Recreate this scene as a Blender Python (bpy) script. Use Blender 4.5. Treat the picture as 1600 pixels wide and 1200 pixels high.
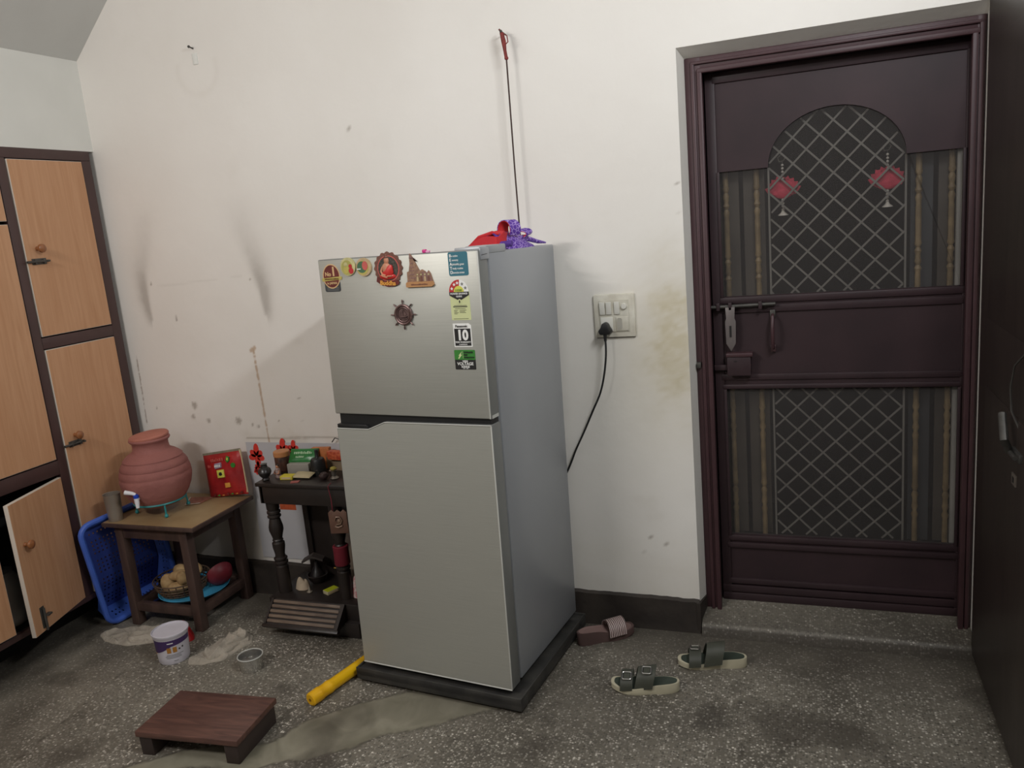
import bpy, bmesh, math, random
from mathutils import Vector, Matrix, Euler, noise
random.seed(7)
scene = bpy.context.scene
for o in list(bpy.data.objects): bpy.data.objects.remove(o)

# ------------------------------------------------------------------ camera
cam_d = bpy.data.cameras.new('camera'); cam = bpy.data.objects.new('camera', cam_d)
scene.collection.objects.link(cam); scene.camera = cam
cam_d.sensor_fit = 'HORIZONTAL'; cam_d.sensor_width = 36.0
cam_d.lens = 36.0 * 1257.3374 / 1600.0
cam_d.clip_start = 0.02; cam_d.clip_end = 60
RM = [[0.93838552,0.33439363,-0.08725542],[-0.01339219,-0.21710684,-0.97605598],[-0.34533065,0.91708534,-0.19925165]]
cam.matrix_world = Matrix(((RM[0][0], -RM[1][0], -RM[2][0], 2.85583689),
                           (RM[0][1], -RM[1][1], -RM[2][1], -2.74657166),
                           (RM[0][2], -RM[1][2], -RM[2][2], 1.55), (0, 0, 0, 1)))
# ------------------------------------------------------------------ world, lights, exposure
w = bpy.data.worlds.new('world'); scene.world = w; w.use_nodes = True
w.node_tree.nodes['Background'].inputs[0].default_value = (0.02, 0.022, 0.03, 1)
w.node_tree.nodes['Background'].inputs[1].default_value = 0.3
scene.view_settings.view_transform = 'Standard'; scene.view_settings.look = 'None'
scene.view_settings.exposure = -0.05; scene.view_settings.gamma = 1.0
scene.view_settings.use_curve_mapping = False
def area(name, loc, target, size, size_y, power, color, along=(0, 1, 0)):
    d = bpy.data.lights.new(name, 'AREA'); d.shape = 'RECTANGLE'; d.size = size; d.size_y = size_y
    d.energy = power; d.color = color
    o = bpy.data.objects.new(name, d); scene.collection.objects.link(o); o.location = loc
    zz = (Vector(loc)-Vector(target)).normalized(); xx = Vector(along); xx = (xx-zz*xx.dot(zz)).normalized(); yy = zz.cross(xx)
    o.matrix_world = Matrix(((xx.x, yy.x, zz.x, loc[0]), (xx.y, yy.y, zz.y, loc[1]), (xx.z, yy.z, zz.z, loc[2]), (0, 0, 0, 1)))
    return o
area('tube_light_right', (3.38, -1.45, 2.62), (1.3, -0.5, 1.2), 0.9, 0.06, 31, (0.95, 0.97, 1.0))
area('tube_light_left', (0.75, -2.9, 2.55), (1.9, 0, 1.2), 0.9, 0.06, 33, (1.0, 0.95, 0.92), along=(1, -.3, 0))

# ------------------------------------------------------------------ materials
MATS = {}
def srgb(c):
    return tuple(((v/255)/12.92 if v/255 <= 0.04045 else ((v/255+0.055)/1.055)**2.4) for v in c)
def mat(name, col, rough=0.6, metal=0.0, var=0.12, scale=6.0, bump=0.0, bscale=60.0, stretch=(1,1,1), spec=0.5, coat=0.0, trans=0.0, col2=None, detail=4):
    """colour given as sRGB 0-255; procedural noise blends it with a second tone"""
    if name in MATS: return MATS[name]
    m = bpy.data.materials.new(name); m.use_nodes = True; nt = m.node_tree; N = nt.nodes; L = nt.links
    b = N['Principled BSDF']; c = srgb(col)
    c2 = srgb(col2) if col2 else tuple(v*(1-var*2) for v in c)
    b.inputs['Roughness'].default_value = rough; b.inputs['Metallic'].default_value = metal
    b.inputs['Specular IOR Level'].default_value = spec; b.inputs['Coat Weight'].default_value = coat
    if trans: b.inputs['Transmission Weight'].default_value = trans
    tc = N.new('ShaderNodeTexCoord'); mp = N.new('ShaderNodeMapping'); mp.inputs['Scale'].default_value = stretch
    L.new(tc.outputs['Object'], mp.inputs[0])
    n = N.new('ShaderNodeTexNoise'); n.inputs['Scale'].default_value = scale; n.inputs['Detail'].default_value = detail
    L.new(mp.outputs[0], n.inputs['Vector'])
    r = N.new('ShaderNodeValToRGB'); r.color_ramp.elements[0].position = 0.35; r.color_ramp.elements[1].position = 0.68
    r.color_ramp.elements[0].color = (*c2, 1); r.color_ramp.elements[1].color = (*c, 1)
    L.new(n.outputs['Fac'], r.inputs[0]); L.new(r.outputs[0], b.inputs['Base Color'])
    if bump:
        n2 = N.new('ShaderNodeTexNoise'); n2.inputs['Scale'].default_value = bscale; n2.inputs['Detail'].default_value = 4
        L.new(mp.outputs[0], n2.inputs['Vector'])
        bp = N.new('ShaderNodeBump'); bp.inputs['Strength'].default_value = bump; bp.inputs['Distance'].default_value = 0.01
        L.new(n2.outputs['Fac'], bp.inputs['Height']); L.new(bp.outputs[0], b.inputs['Normal'])
    MATS[name] = m; return m

def wall_material():
    m = bpy.data.materials.new('painted_plaster'); m.use_nodes = True; nt = m.node_tree; N = nt.nodes; L = nt.links
    b = N['Principled BSDF']; b.inputs['Roughness'].default_value = 0.62; b.inputs['Specular IOR Level'].default_value = 0.35
    tc = N.new('ShaderNodeTexCoord')
    n = N.new('ShaderNodeTexNoise'); n.inputs['Scale'].default_value = 1.3; n.inputs['Detail'].default_value = 5
    L.new(tc.outputs['Object'], n.inputs['Vector'])
    r = N.new('ShaderNodeValToRGB'); r.color_ramp.elements[0].position = .3; r.color_ramp.elements[1].position = .7
    r.color_ramp.elements[0].color = (*srgb((228, 224, 217)), 1); r.color_ramp.elements[1].color = (*srgb((236, 233, 227)), 1)
    L.new(n.outputs['Fac'], r.inputs[0])
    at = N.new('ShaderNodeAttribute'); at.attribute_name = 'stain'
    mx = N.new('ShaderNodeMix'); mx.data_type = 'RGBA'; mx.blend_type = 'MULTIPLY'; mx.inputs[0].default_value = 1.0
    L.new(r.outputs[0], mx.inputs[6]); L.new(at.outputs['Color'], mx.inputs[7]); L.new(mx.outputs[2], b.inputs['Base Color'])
    n2 = N.new('ShaderNodeTexNoise'); n2.inputs['Scale'].default_value = 9; n2.inputs['Detail'].default_value = 8
    L.new(tc.outputs['Object'], n2.inputs['Vector'])
    bp = N.new('ShaderNodeBump'); bp.inputs['Strength'].default_value = .12; bp.inputs['Distance'].default_value = .02
    L.new(n2.outputs['Fac'], bp.inputs['Height']); L.new(bp.outputs[0], b.inputs['Normal'])
    return m

def terrazzo():
    m = bpy.data.materials.new('terrazzo'); m.use_nodes = True; nt = m.node_tree; N = nt.nodes; L = nt.links
    b = N['Principled BSDF']; b.inputs['Specular IOR Level'].default_value = .45
    tc = N.new('ShaderNodeTexCoord')
    v = N.new('ShaderNodeTexVoronoi'); v.inputs['Scale'].default_value = 135; v.inputs['Randomness'].default_value = 1
    L.new(tc.outputs['Object'], v.inputs['Vector'])
    sep = N.new('ShaderNodeSeparateColor'); L.new(v.outputs['Color'], sep.inputs[0])
    r = N.new('ShaderNodeValToRGB'); e = r.color_ramp.elements
    e[0].position = 0; e[0].color = (*srgb((78, 74, 66)), 1); e[1].position = 1; e[1].color = (*srgb((222, 216, 203)), 1)
    for p, c in ((.25, (104, 100, 91)), (.52, (126, 121, 111)), (.78, (150, 145, 133)), (.93, (180, 174, 163))):
        k = e.new(p); k.color = (*srgb(c), 1)
    L.new(sep.outputs[0], r.inputs[0])
    # cement between the chips
    rd = N.new('ShaderNodeValToRGB'); rd.color_ramp.elements[0].position = .42; rd.color_ramp.elements[1].position = .60
    L.new(v.outputs['Distance'], rd.inputs[0])
    n = N.new('ShaderNodeTexNoise'); n.inputs['Scale'].default_value = 3.2; n.inputs['Detail'].default_value = 7
    L.new(tc.outputs['Object'], n.inputs['Vector'])
    rc = N.new('ShaderNodeValToRGB'); rc.color_ramp.elements[0].position = .35; rc.color_ramp.elements[1].position = .65
    rc.color_ramp.elements[0].color = (*srgb((93, 88, 79)), 1); rc.color_ramp.elements[1].color = (*srgb((126, 120, 108)), 1)
    L.new(n.outputs['Fac'], rc.inputs[0])
    m1 = N.new('ShaderNodeMix'); m1.data_type = 'RGBA'; L.new(rd.outputs[0], m1.inputs[0]); L.new(r.outputs[0], m1.inputs[6]); L.new(rc.outputs[0], m1.inputs[7])
    at = N.new('ShaderNodeAttribute'); at.attribute_name = 'stain'
    sa = N.new('ShaderNodeSeparateColor'); L.new(at.outputs['Color'], sa.inputs[0])
    # G: worn film of dirt that hides the chips
    m2 = N.new('ShaderNodeMix'); m2.data_type = 'RGBA'; L.new(sa.outputs[1], m2.inputs[0]); L.new(m1.outputs[2], m2.inputs[6]); L.new(rc.outputs[0], m2.inputs[7])
    # R: smooth cement repair
    n3 = N.new('ShaderNodeTexNoise'); n3.inputs['Scale'].default_value = 8; n3.inputs['Detail'].default_value = 9; n3.inputs['Distortion'].default_value = .8
    L.new(tc.outputs['Object'], n3.inputs['Vector'])
    r3 = N.new('ShaderNodeValToRGB'); r3.color_ramp.elements[0].position = .3; r3.color_ramp.elements[1].position = .7
    r3.color_ramp.elements[0].color = (*srgb((114, 110, 94)), 1); r3.color_ramp.elements[1].color = (*srgb((150, 145, 128)), 1)
    L.new(n3.outputs['Fac'], r3.inputs[0])
    m3 = N.new('ShaderNodeMix'); m3.data_type = 'RGBA'; L.new(sa.outputs[0], m3.inputs[0]); L.new(m2.outputs[2], m3.inputs[6]); L.new(r3.outputs[0], m3.inputs[7])
    # B: dark crack lines and grime
    m4 = N.new('ShaderNodeMix'); m4.data_type = 'RGBA'; L.new(sa.outputs[2], m4.inputs[0]); L.new(m3.outputs[2], m4.inputs[6]); m4.inputs[7].default_value = (*srgb((52, 46, 40)), 1)
    L.new(m4.outputs[2], b.inputs['Base Color'])
    rr = N.new('ShaderNodeMapRange'); rr.inputs[3].default_value = .42; rr.inputs[4].default_value = .7
    L.new(n.outputs['Fac'], rr.inputs[0]); L.new(rr.outputs[0], b.inputs['Roughness'])
    return m

def wood(name, c1, c2, scale=3.0, stretch=(1, 1, .12), rough=.5, dist=1.2, spec=.4):
    if name in MATS: return MATS[name]
    m = bpy.data.materials.new(name); m.use_nodes = True; nt = m.node_tree; N = nt.nodes; L = nt.links
    b = N['Principled BSDF']; b.inputs['Roughness'].default_value = rough; b.inputs['Specular IOR Level'].default_value = spec
    tc = N.new('ShaderNodeTexCoord'); mp = N.new('ShaderNodeMapping'); mp.inputs['Scale'].default_value = stretch
    L.new(tc.outputs['Object'], mp.inputs[0])
    n = N.new('ShaderNodeTexNoise'); n.inputs['Scale'].default_value = scale*6; n.inputs['Detail'].default_value = 7; n.inputs['Distortion'].default_value = dist
    L.new(mp.outputs[0], n.inputs['Vector'])
    r = N.new('ShaderNodeValToRGB'); r.color_ramp.elements[0].position = .32; r.color_ramp.elements[1].position = .68
    r.color_ramp.elements[0].color = (*srgb(c2), 1); r.color_ramp.elements[1].color = (*srgb(c1), 1)
    L.new(n.outputs['Fac'], r.inputs[0]); L.new(r.outputs[0], b.inputs['Base Color'])
    MATS[name] = m; return m

def brushed(name, c, rough, metal):
    m = bpy.data.materials.new(name); m.use_nodes = True; nt = m.node_tree; N = nt.nodes; L = nt.links
    b = N['Principled BSDF']; b.inputs['Metallic'].default_value = metal; b.inputs['Roughness'].default_value = rough
    tc = N.new('ShaderNodeTexCoord'); mp = N.new('ShaderNodeMapping'); mp.inputs['Scale'].default_value = (2, 2, 260)
    L.new(tc.outputs['Object'], mp.inputs[0])
    n = N.new('ShaderNodeTexNoise'); n.inputs['Scale'].default_value = 3; n.inputs['Detail'].default_value = 5
    L.new(mp.outputs[0], n.inputs['Vector'])
    r = N.new('ShaderNodeValToRGB'); cc = srgb(c)
    r.color_ramp.elements[0].position = .3; r.color_ramp.elements[1].position = .7
    r.color_ramp.elements[0].color = tuple(v*.90 for v in cc)+(1,); r.color_ramp.elements[1].color = (*cc, 1)
    L.new(n.outputs['Fac'], r.inputs[0]); L.new(r.outputs[0], b.inputs['Base Color'])
    return m

def screen_mat():
    m = bpy.data.materials.new('fly_screen_gauze'); m.use_nodes = True; nt = m.node_tree; N = nt.nodes; L = nt.links
    b = N['Principled BSDF']; b.inputs['Base Color'].default_value = (*srgb((96, 92, 90)), 1); b.inputs['Roughness'].default_value = .8
    b.inputs['Specular IOR Level'].default_value = .2
    t = N.new('ShaderNodeBsdfTransparent'); mx = N.new('ShaderNodeMixShader'); mx.inputs[0].default_value = .33
    out = N['Material Output']
    L.new(t.outputs[0], mx.inputs[1]); L.new(b.outputs[0], mx.inputs[2]); L.new(mx.outputs[0], out.inputs[0])
    return m

M_WALL = wall_material(); M_FLOOR = terrazzo(); M_SCREEN = screen_mat()
M_CEIL = mat('ceiling_distemper', (206, 206, 202), .8, var=.02)
M_WPLAIN = mat('plain_wall_paint', (226, 226, 220), .7, var=.02)
M_SKIRT = mat('dark_cement_skirting', (62, 55, 49), .6, var=.2, scale=9, col2=(42, 36, 32), bump=.2, bscale=30)
M_SILL = M_FLOOR
M_LAM = wood('peach_wood_laminate', (200, 154, 118), (188, 140, 103), 1.5, (1, 5, .3), .45)
M_EDGE = mat('pale_edge_band', (205, 196, 184), .5, var=.03)
M_MAROON = mat('maroon_brown_paint', (76, 54, 52), .42, var=.08, scale=4)
M_DOORM = mat('dark_maroon_enamel', (60, 45, 48), .5, var=.12, scale=5, spec=.32, col2=(50, 38, 41))
M_DOORF = mat('maroon_frame_enamel', (72, 47, 51), .5, var=.12, scale=6)
M_DOORB = wood('dark_brown_door_wood', (58, 50, 45), (44, 36, 33), 2.0, (1, 6, .2), .4)
M_VOID = mat('painted_night_dark', (34, 31, 30), .9, var=.1)  # the darkness of night is put into this near-black colour
M_INNER = mat('shade_black_interior', (26, 24, 23), .8)  # near-black carries the shade of the cupboard interior and toe recess
M_BLACK = mat('black_plastic', (26, 26, 27), .45, var=.1)
M_BOLT = mat('dull_iron', (92, 90, 86), .5, .6, var=.15, scale=40)
M_STEEL = mat('stainless_steel', (214, 213, 209), .17, .92, var=.03, scale=20)
M_BRASS = mat('polished_brass', (196, 156, 84), .3, .9, var=.1)
M_TABLE = wood('dark_table_wood', (82, 64, 57), (62, 47, 43), 2.5, (1, 1, .2), .5)
M_TTOP = mat('worn_olive_tabletop', (160, 137, 100), .42, col2=(136, 110, 78), scale=5)
M_SHRINE = mat('sooty_dark_wood', (44, 37, 34), .42, var=.15, scale=12)
M_LOUV = wood('worn_louvre_wood', (134, 116, 100), (92, 76, 66), 3, (.3, 2, 2), .55)
M_STOOL = wood('reddish_stool_wood', (108, 76, 66), (76, 53, 48), 1.6, (.5, 3, 3), .42, 1.8)
M_STOOLD = mat('dark_stool_runner', (58, 46, 42), .6, var=.15)
M_FSIDE = mat('grey_blue_fridge_steel', (166, 169, 173), .40, .35, var=.01, spec=.5)
M_FFRONT = brushed('brushed_silver_door', (184, 184, 176), .46, .5)
M_FEDGE = mat('grey_door_edge', (120, 121, 118), .45, var=.03)
M_FLIP = mat('bright_trim_glint', (192, 192, 186), .4, var=.02)
M_STAND = mat('dusty_black_stand', (64, 62, 58), .6, col2=(40, 39, 38), scale=14)
M_CLAY = mat('terracotta_clay', (156, 100, 92), .8, col2=(138, 86, 80), scale=7, bump=.25, bscale=45)
M_CLAYL = mat('lighter_terracotta', (176, 112, 96), .8, col2=(162, 100, 84), scale=8, bump=.15)
M_TEAL = mat('teal_enamel_wire', (46, 140, 142), .4, var=.1, scale=30)
M_WHITE = mat('white_plastic', (226, 226, 230), .4, var=.02)
M_BLUE = mat('royal_blue_plastic', (70, 104, 196), .4, var=.08, scale=8)
M_BLUED = mat('deep_blue_plastic', (48, 68, 146), .45, var=.08, scale=8)
M_RAG = mat('dusty_grey_cloth', (174, 165, 151), .95, col2=(152, 144, 131), scale=14, bump=.5, bscale=120)
M_YEL = mat('yellow_plastic', (240, 190, 24), .35, col2=(222, 164, 16), scale=6)
M_TXTW = mat('white_print', (236, 236, 232), .5, var=.01)
M_TXTK = mat('black_print', (30, 28, 28), .5, var=.02)

# ------------------------------------------------------------------ mesh builder
col = scene.collection
ROOT = {}
def tag(o, label=None, cat=None, group=None, kind=None):
    if label: o['label'] = label
    if cat: o['category'] = cat
    if group: o['group'] = group
    if kind: o['kind'] = kind
    return o
def thing(name, loc, label, cat, group=None, M=None, kind=None):
    o = bpy.data.objects.new(name, None); col.objects.link(o); o.empty_display_size = .05
    mw = M if M is not None else Matrix.Translation(loc)
    o.matrix_world = mw; ROOT[o.name] = mw.copy()
    return tag(o, label, cat, group, kind)
class MB:
    def __init__(s, M=None):
        s.bm = bmesh.new(); s.mats = []; s.M = M or Matrix.Identity(4)
    def mi(s, m):
        if m not in s.mats: s.mats.append(m)
        return s.mats.index(m)
    def absorb(s, bm2, m, X=None):
        i = s.mi(m)
        if X is not None: bmesh.ops.transform(bm2, matrix=X, verts=bm2.verts)
        vm = [s.bm.verts.new(v.co) for v in bm2.verts]; bm2.verts.index_update()
        for f in bm2.faces:
            try: nf = s.bm.faces.new([vm[v.index] for v in f.verts]); nf.material_index = i; nf.smooth = True
            except ValueError: pass
        bm2.free(); return s
    def box(s, x0, x1, y0, y1, z0, z1, m, bev=0.0, X=None, seg=2):
        b = bmesh.new(); bmesh.ops.create_cube(b, size=1)
        for v in b.verts: v.co = Vector(((x0+x1)/2+v.co.x*(x1-x0), (y0+y1)/2+v.co.y*(y1-y0), (z0+z1)/2+v.co.z*(z1-z0)))
        if bev: bmesh.ops.bevel(b, geom=list(b.edges), offset=bev, segments=seg, affect='EDGES', profile=.5)
        return s.absorb(b, m, X)
    def prism(s, pts, axis, a, bb, m, bev=0, X=None):
        """2D outline extruded along an axis; pts are the other two coordinates in order"""
        b = bmesh.new()
        def P(p, t): return Vector({'x': (t, p[0], p[1]), 'y': (p[0], t, p[1]), 'z': (p[0], p[1], t)}[axis])
        lo = [b.verts.new(P(p, a)) for p in pts]; hi = [b.verts.new(P(p, bb)) for p in pts]
        n = len(pts)
        b.faces.new(lo); b.faces.new(hi[::-1])
        for i in range(n): b.faces.new((lo[i], hi[i], hi[(i+1) % n], lo[(i+1) % n]))
        bmesh.ops.recalc_face_normals(b, faces=b.faces)
        if bev:
            bmesh.ops.bevel(b, geom=[e for e in b.edges], offset=bev, segments=2, affect='EDGES', profile=.5)
        return s.absorb(b, m, X)
    def lathe(s, prof, cx, cy, m, seg=32, X=None, squash=1.0, wob=0.0):
        """prof: list of (r, z)"""
        b = bmesh.new(); rings = []
        for r, z in prof:
            ring = []
            for k in range(seg):
                a = 2*math.pi*k/seg
                rr = r*(1+wob*noise.noise(Vector((math.cos(a)*1.5, math.sin(a)*1.5, z*9))))
                ring.append(b.verts.new((cx+rr*math.cos(a), cy+rr*math.sin(a)*squash, z)))
            rings.append(ring)
        for i in range(len(rings)-1):
            for k in range(seg):
                b.faces.new((rings[i][k], rings[i][(k+1) % seg], rings[i+1][(k+1) % seg], rings[i+1][k]))
        if prof[0][0] > 1e-5: b.faces.new(rings[0][::-1])
        if prof[-1][0] > 1e-5: b.faces.new(rings[-1])
        bmesh.ops.remove_doubles(b, verts=b.verts, dist=1e-6)
        bmesh.ops.recalc_face_normals(b, faces=b.faces)
        return s.absorb(b, m, X)
    def tube(s, pts, r, m, seg=10, closed=False, X=None, radii=None):
        b = bmesh.new(); pts = [Vector(p) for p in pts]; rings = []; n = len(pts)
        up = Vector((0, 0, 1)); prev = None
        for i, p in enumerate(pts):
            if closed: t = (pts[(i+1) % n]-pts[i-1]).normalized()
            else: t = (pts[min(i+1, n-1)]-pts[max(i-1, 0)]).normalized()
            if prev is None:
                a = t.cross(up)
                if a.length < .1: a = t.cross(Vector((1, 0, 0)))
            else: a = prev-t*prev.dot(t)
            a.normalize(); prev = a; c = t.cross(a)
            rr = radii[i] if radii else r
            rings.append([b.verts.new(p+a*rr*math.cos(2*math.pi*k/seg)+c*rr*math.sin(2*math.pi*k/seg)) for k in range(seg)])
        for i in range(n if closed else n-1):
            j = (i+1) % n
            for k in range(seg):
                b.faces.new((rings[i][k], rings[i][(k+1) % seg], rings[j][(k+1) % seg], rings[j][k]))
        if not closed: b.faces.new(rings[0][::-1]); b.faces.new(rings[-1])
        bmesh.ops.recalc_face_normals(b, faces=b.faces)
        return s.absorb(b, m, X)
    def ball(s, c, r, m, sc=(1, 1, 1), seg=16, amp=0.0, ns=30, X=None, seed=0):
        b = bmesh.new(); bmesh.ops.create_uvsphere(b, u_segments=seg, v_segments=max(6, seg//2), radius=1)
        for v in b.verts:
            d = 1+amp*noise.noise(v.co*ns+Vector((seed, seed*2.3, 0)))
            v.co = Vector((c[0]+v.co.x*r*sc[0]*d, c[1]+v.co.y*r*sc[1]*d, c[2]+v.co.z*r*sc[2]*d))
        return s.absorb(b, m, X)
    def ribbon(s, path, widths, m, thick=.002, X=None):
        """path: points; widths: vector across at each point"""
        b = bmesh.new(); rows = []
        n = len(path)
        for i, p in enumerate(path):
            p = Vector(p); wv = Vector(widths[i] if isinstance(widths[0], (tuple, list, Vector)) else widths)
            t = (Vector(path[min(i+1, n-1)])-Vector(path[max(i-1, 0)])).normalized()
            nn = t.cross(wv).normalized()*thick/2
            rows.append([b.verts.new(p-wv+nn), b.verts.new(p+wv+nn), b.verts.new(p+wv-nn), b.verts.new(p-wv-nn)])
        for i in range(n-1):
            for k in range(4): b.faces.new((rows[i][k], rows[i][(k+1) % 4], rows[i+1][(k+1) % 4], rows[i+1][k]))
        b.faces.new(rows[0][::-1]); b.faces.new(rows[-1])
        bmesh.ops.recalc_face_normals(b, faces=b.faces)
        return s.absorb(b, m, X)
    def text(s, body, size, m, X, align='CENTER', extr=.0002, bold=0.0, sx=1.0, shear=0):
        c = bpy.data.curves.new('t', 'FONT'); c.body = body; c.size = size; c.align_x = align; c.align_y = 'CENTER'
        c.extrude = extr; c.offset = bold*size; c.resolution_u = 3; c.shear = shear
        o = bpy.data.objects.new('t', c); col.objects.link(o)
        dg = bpy.context.evaluated_depsgraph_get(); me = bpy.data.meshes.new_from_object(o.evaluated_get(dg))
        b = bmesh.new(); b.from_mesh(me)
        bpy.data.objects.remove(o); bpy.data.curves.remove(c); bpy.data.meshes.remove(me)
        return s.absorb(b, m, X @ Matrix.Diagonal((sx, 1, 1, 1)))
    def build(s, name, parent=None, origin=None, angle=35, kind=None, label=None):
        me = bpy.data.meshes.new(name)
        bmesh.ops.transform(s.bm, matrix=s.M, verts=s.bm.verts)
        o = bpy.data.objects.new(name, me); col.objects.link(o)
        if parent:
            R = ROOT[parent.name]
            bmesh.ops.transform(s.bm, matrix=R.inverted(), verts=s.bm.verts)
            o.parent = parent; ROOT[o.name] = R
        else:
            if origin is None:
                cs = [v.co for v in s.bm.verts]
                origin = ((min(c.x for c in cs)+max(c.x for c in cs))/2, (min(c.y for c in cs)+max(c.y for c in cs))/2, min(c.z for c in cs))
            bmesh.ops.transform(s.bm, matrix=Matrix.Translation(-Vector(origin)), verts=s.bm.verts)
            o.location = origin; ROOT[o.name] = Matrix.Translation(origin)
        s.bm.to_mesh(me); s.bm.free()
        for m in s.mats: me.materials.append(m)
        me.set_sharp_from_angle(angle=math.radians(angle))
        if kind: o['kind'] = kind
        if label: o['label'] = label
        return o
def T(x, y, z): return Matrix.Translation((x, y, z))
def RZ(a): return Matrix.Rotation(a, 4, 'Z')
def RX(a): return Matrix.Rotation(a, 4, 'X')
def RY(a): return Matrix.Rotation(a, 4, 'Y')
def circle(cx, cy, rx, ry, n=32, a0=0, a1=2*math.pi):
    full = abs(a1-a0-2*math.pi) < 1e-6
    return [(cx+rx*math.cos(a0+(a1-a0)*k/(n if full else n-1)), cy+ry*math.sin(a0+(a1-a0)*k/(n if full else n-1))) for k in range(n)]
def rrect(x0, x1, y0, y1, r, n=5):
    o = []
    for cx, cy, a in ((x1-r, y1-r, 0), (x0+r, y1-r, 90), (x0+r, y0+r, 180), (x1-r, y0+r, 270)):
        for k in range(n+1):
            t = math.radians(a+90*k/n); o.append((cx+r*math.cos(t), cy+r*math.sin(t)))
    return o

def scribble(mb, x0, x1, y, h, m, X, seed=1):
    rnd = random.Random(seed); x = x0
    while x < x1:
        w_ = rnd.uniform(.5, 1.1)*h*.5; k = rnd.uniform(.6, 1)
        mb.box(x, min(x1, x+w_), y-.0006, y, -h/2, -h/2+h*k, m, X=X); x += w_+h*.22

# ------------------------------------------------------------------ the room
WY = .03                     # face of the back wall
def fbm(x, y, z=0, o=4):
    v = 0; a = .5; p = Vector((x, y, z))
    for i in range(o): v += a*noise.noise(p); p = p*2.03; a *= .5
    return v
def seg_d(px, py, a, b):
    ax, ay = a; bx, by = b; dx, dy = bx-ax, by-ay; L2 = dx*dx+dy*dy
    t = max(0, min(1, ((px-ax)*dx+(py-ay)*dy)/L2)) if L2 else 0
    return math.hypot(px-ax-t*dx, py-ay-t*dy), t
def poly_d(px, py, P):
    best = (9, 0, 0)
    for i in range(len(P)-1):
        d, t = seg_d(px, py, P[i], P[i+1])
        if d < best[0]: best = (d, i, t)
    return best
def sm(a, b, x):
    t = max(0, min(1, (x-a)/(b-a))); return t*t*(3-2*t)
def grid_mesh(name, us, vs, f, colf, m, kind, skip=None, extra=None):
    bm = bmesh.new(); cl = bm.verts.layers.float_color.new('stain'); rows = []
    for v in vs:
        row = []
        for u in us:
            vt = bm.verts.new(f(u, v)); c = colf(u, v); vt[cl] = (*c, 1); row.append(vt)
        rows.append(row)
    for j in range(len(vs)-1):
        for i in range(len(us)-1):
            if skip and skip((us[i]+us[i+1])/2, (vs[j]+vs[j+1])/2): continue
            bm.faces.new((rows[j][i], rows[j][i+1], rows[j+1][i+1], rows[j+1][i]))
    if extra: extra(bm, cl)
    for v in [v for v in bm.verts if not v.link_faces]: bm.verts.remove(v)
    me = bpy.data.meshes.new(name); bm.to_mesh(me); bm.free(); me.materials.append(m)
    o = bpy.data.objects.new(name, me); col.objects.link(o); o['kind'] = kind; return o
def spans(*segs):
    out = []
    for a, b, st in segs:
        n = max(1, round((b-a)/st)); out += [a+(b-a)*k/n for k in range(n)]
    return out+[segs[-1][1]]
OX0, OX1, OZ0, OZ1 = 2.471, 3.36, 0.0, 2.042
FX0, FZ1 = 2.488, 2.014      # where the splayed reveal meets the frame
SOOT1 = [(.235, 1.80), (.212, 1.69), (.178, 1.56), (.144, 1.46), (.141, 1.35), (.151, 1.26)]
SOOT2 = [(.660, 1.80), (.680, 1.68), (.706, 1.57), (.733, 1.46), (.753, 1.36), (.755, 1.26)]
SPOTS = [(.182, 1.414, .006), (.702, 1.403, .006), (.09, .86, .005), (.37, .80, .011), (.60, .785, .008), (.63, .775, .007), (.86, .90, .005), (.74, .80, .005), (.86, .80, .005),
         (2.46, 1.62, .006), (2.462, 1.52, .006), (.305, .87, .018), (.29, .82, .012), (.53, .80, .018), (2.30, .36, .008), (2.36, .34, .006), (1.25, 1.94, .004), (2.10, 2.19, .006), (2.28, .30, .006)]
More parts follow.
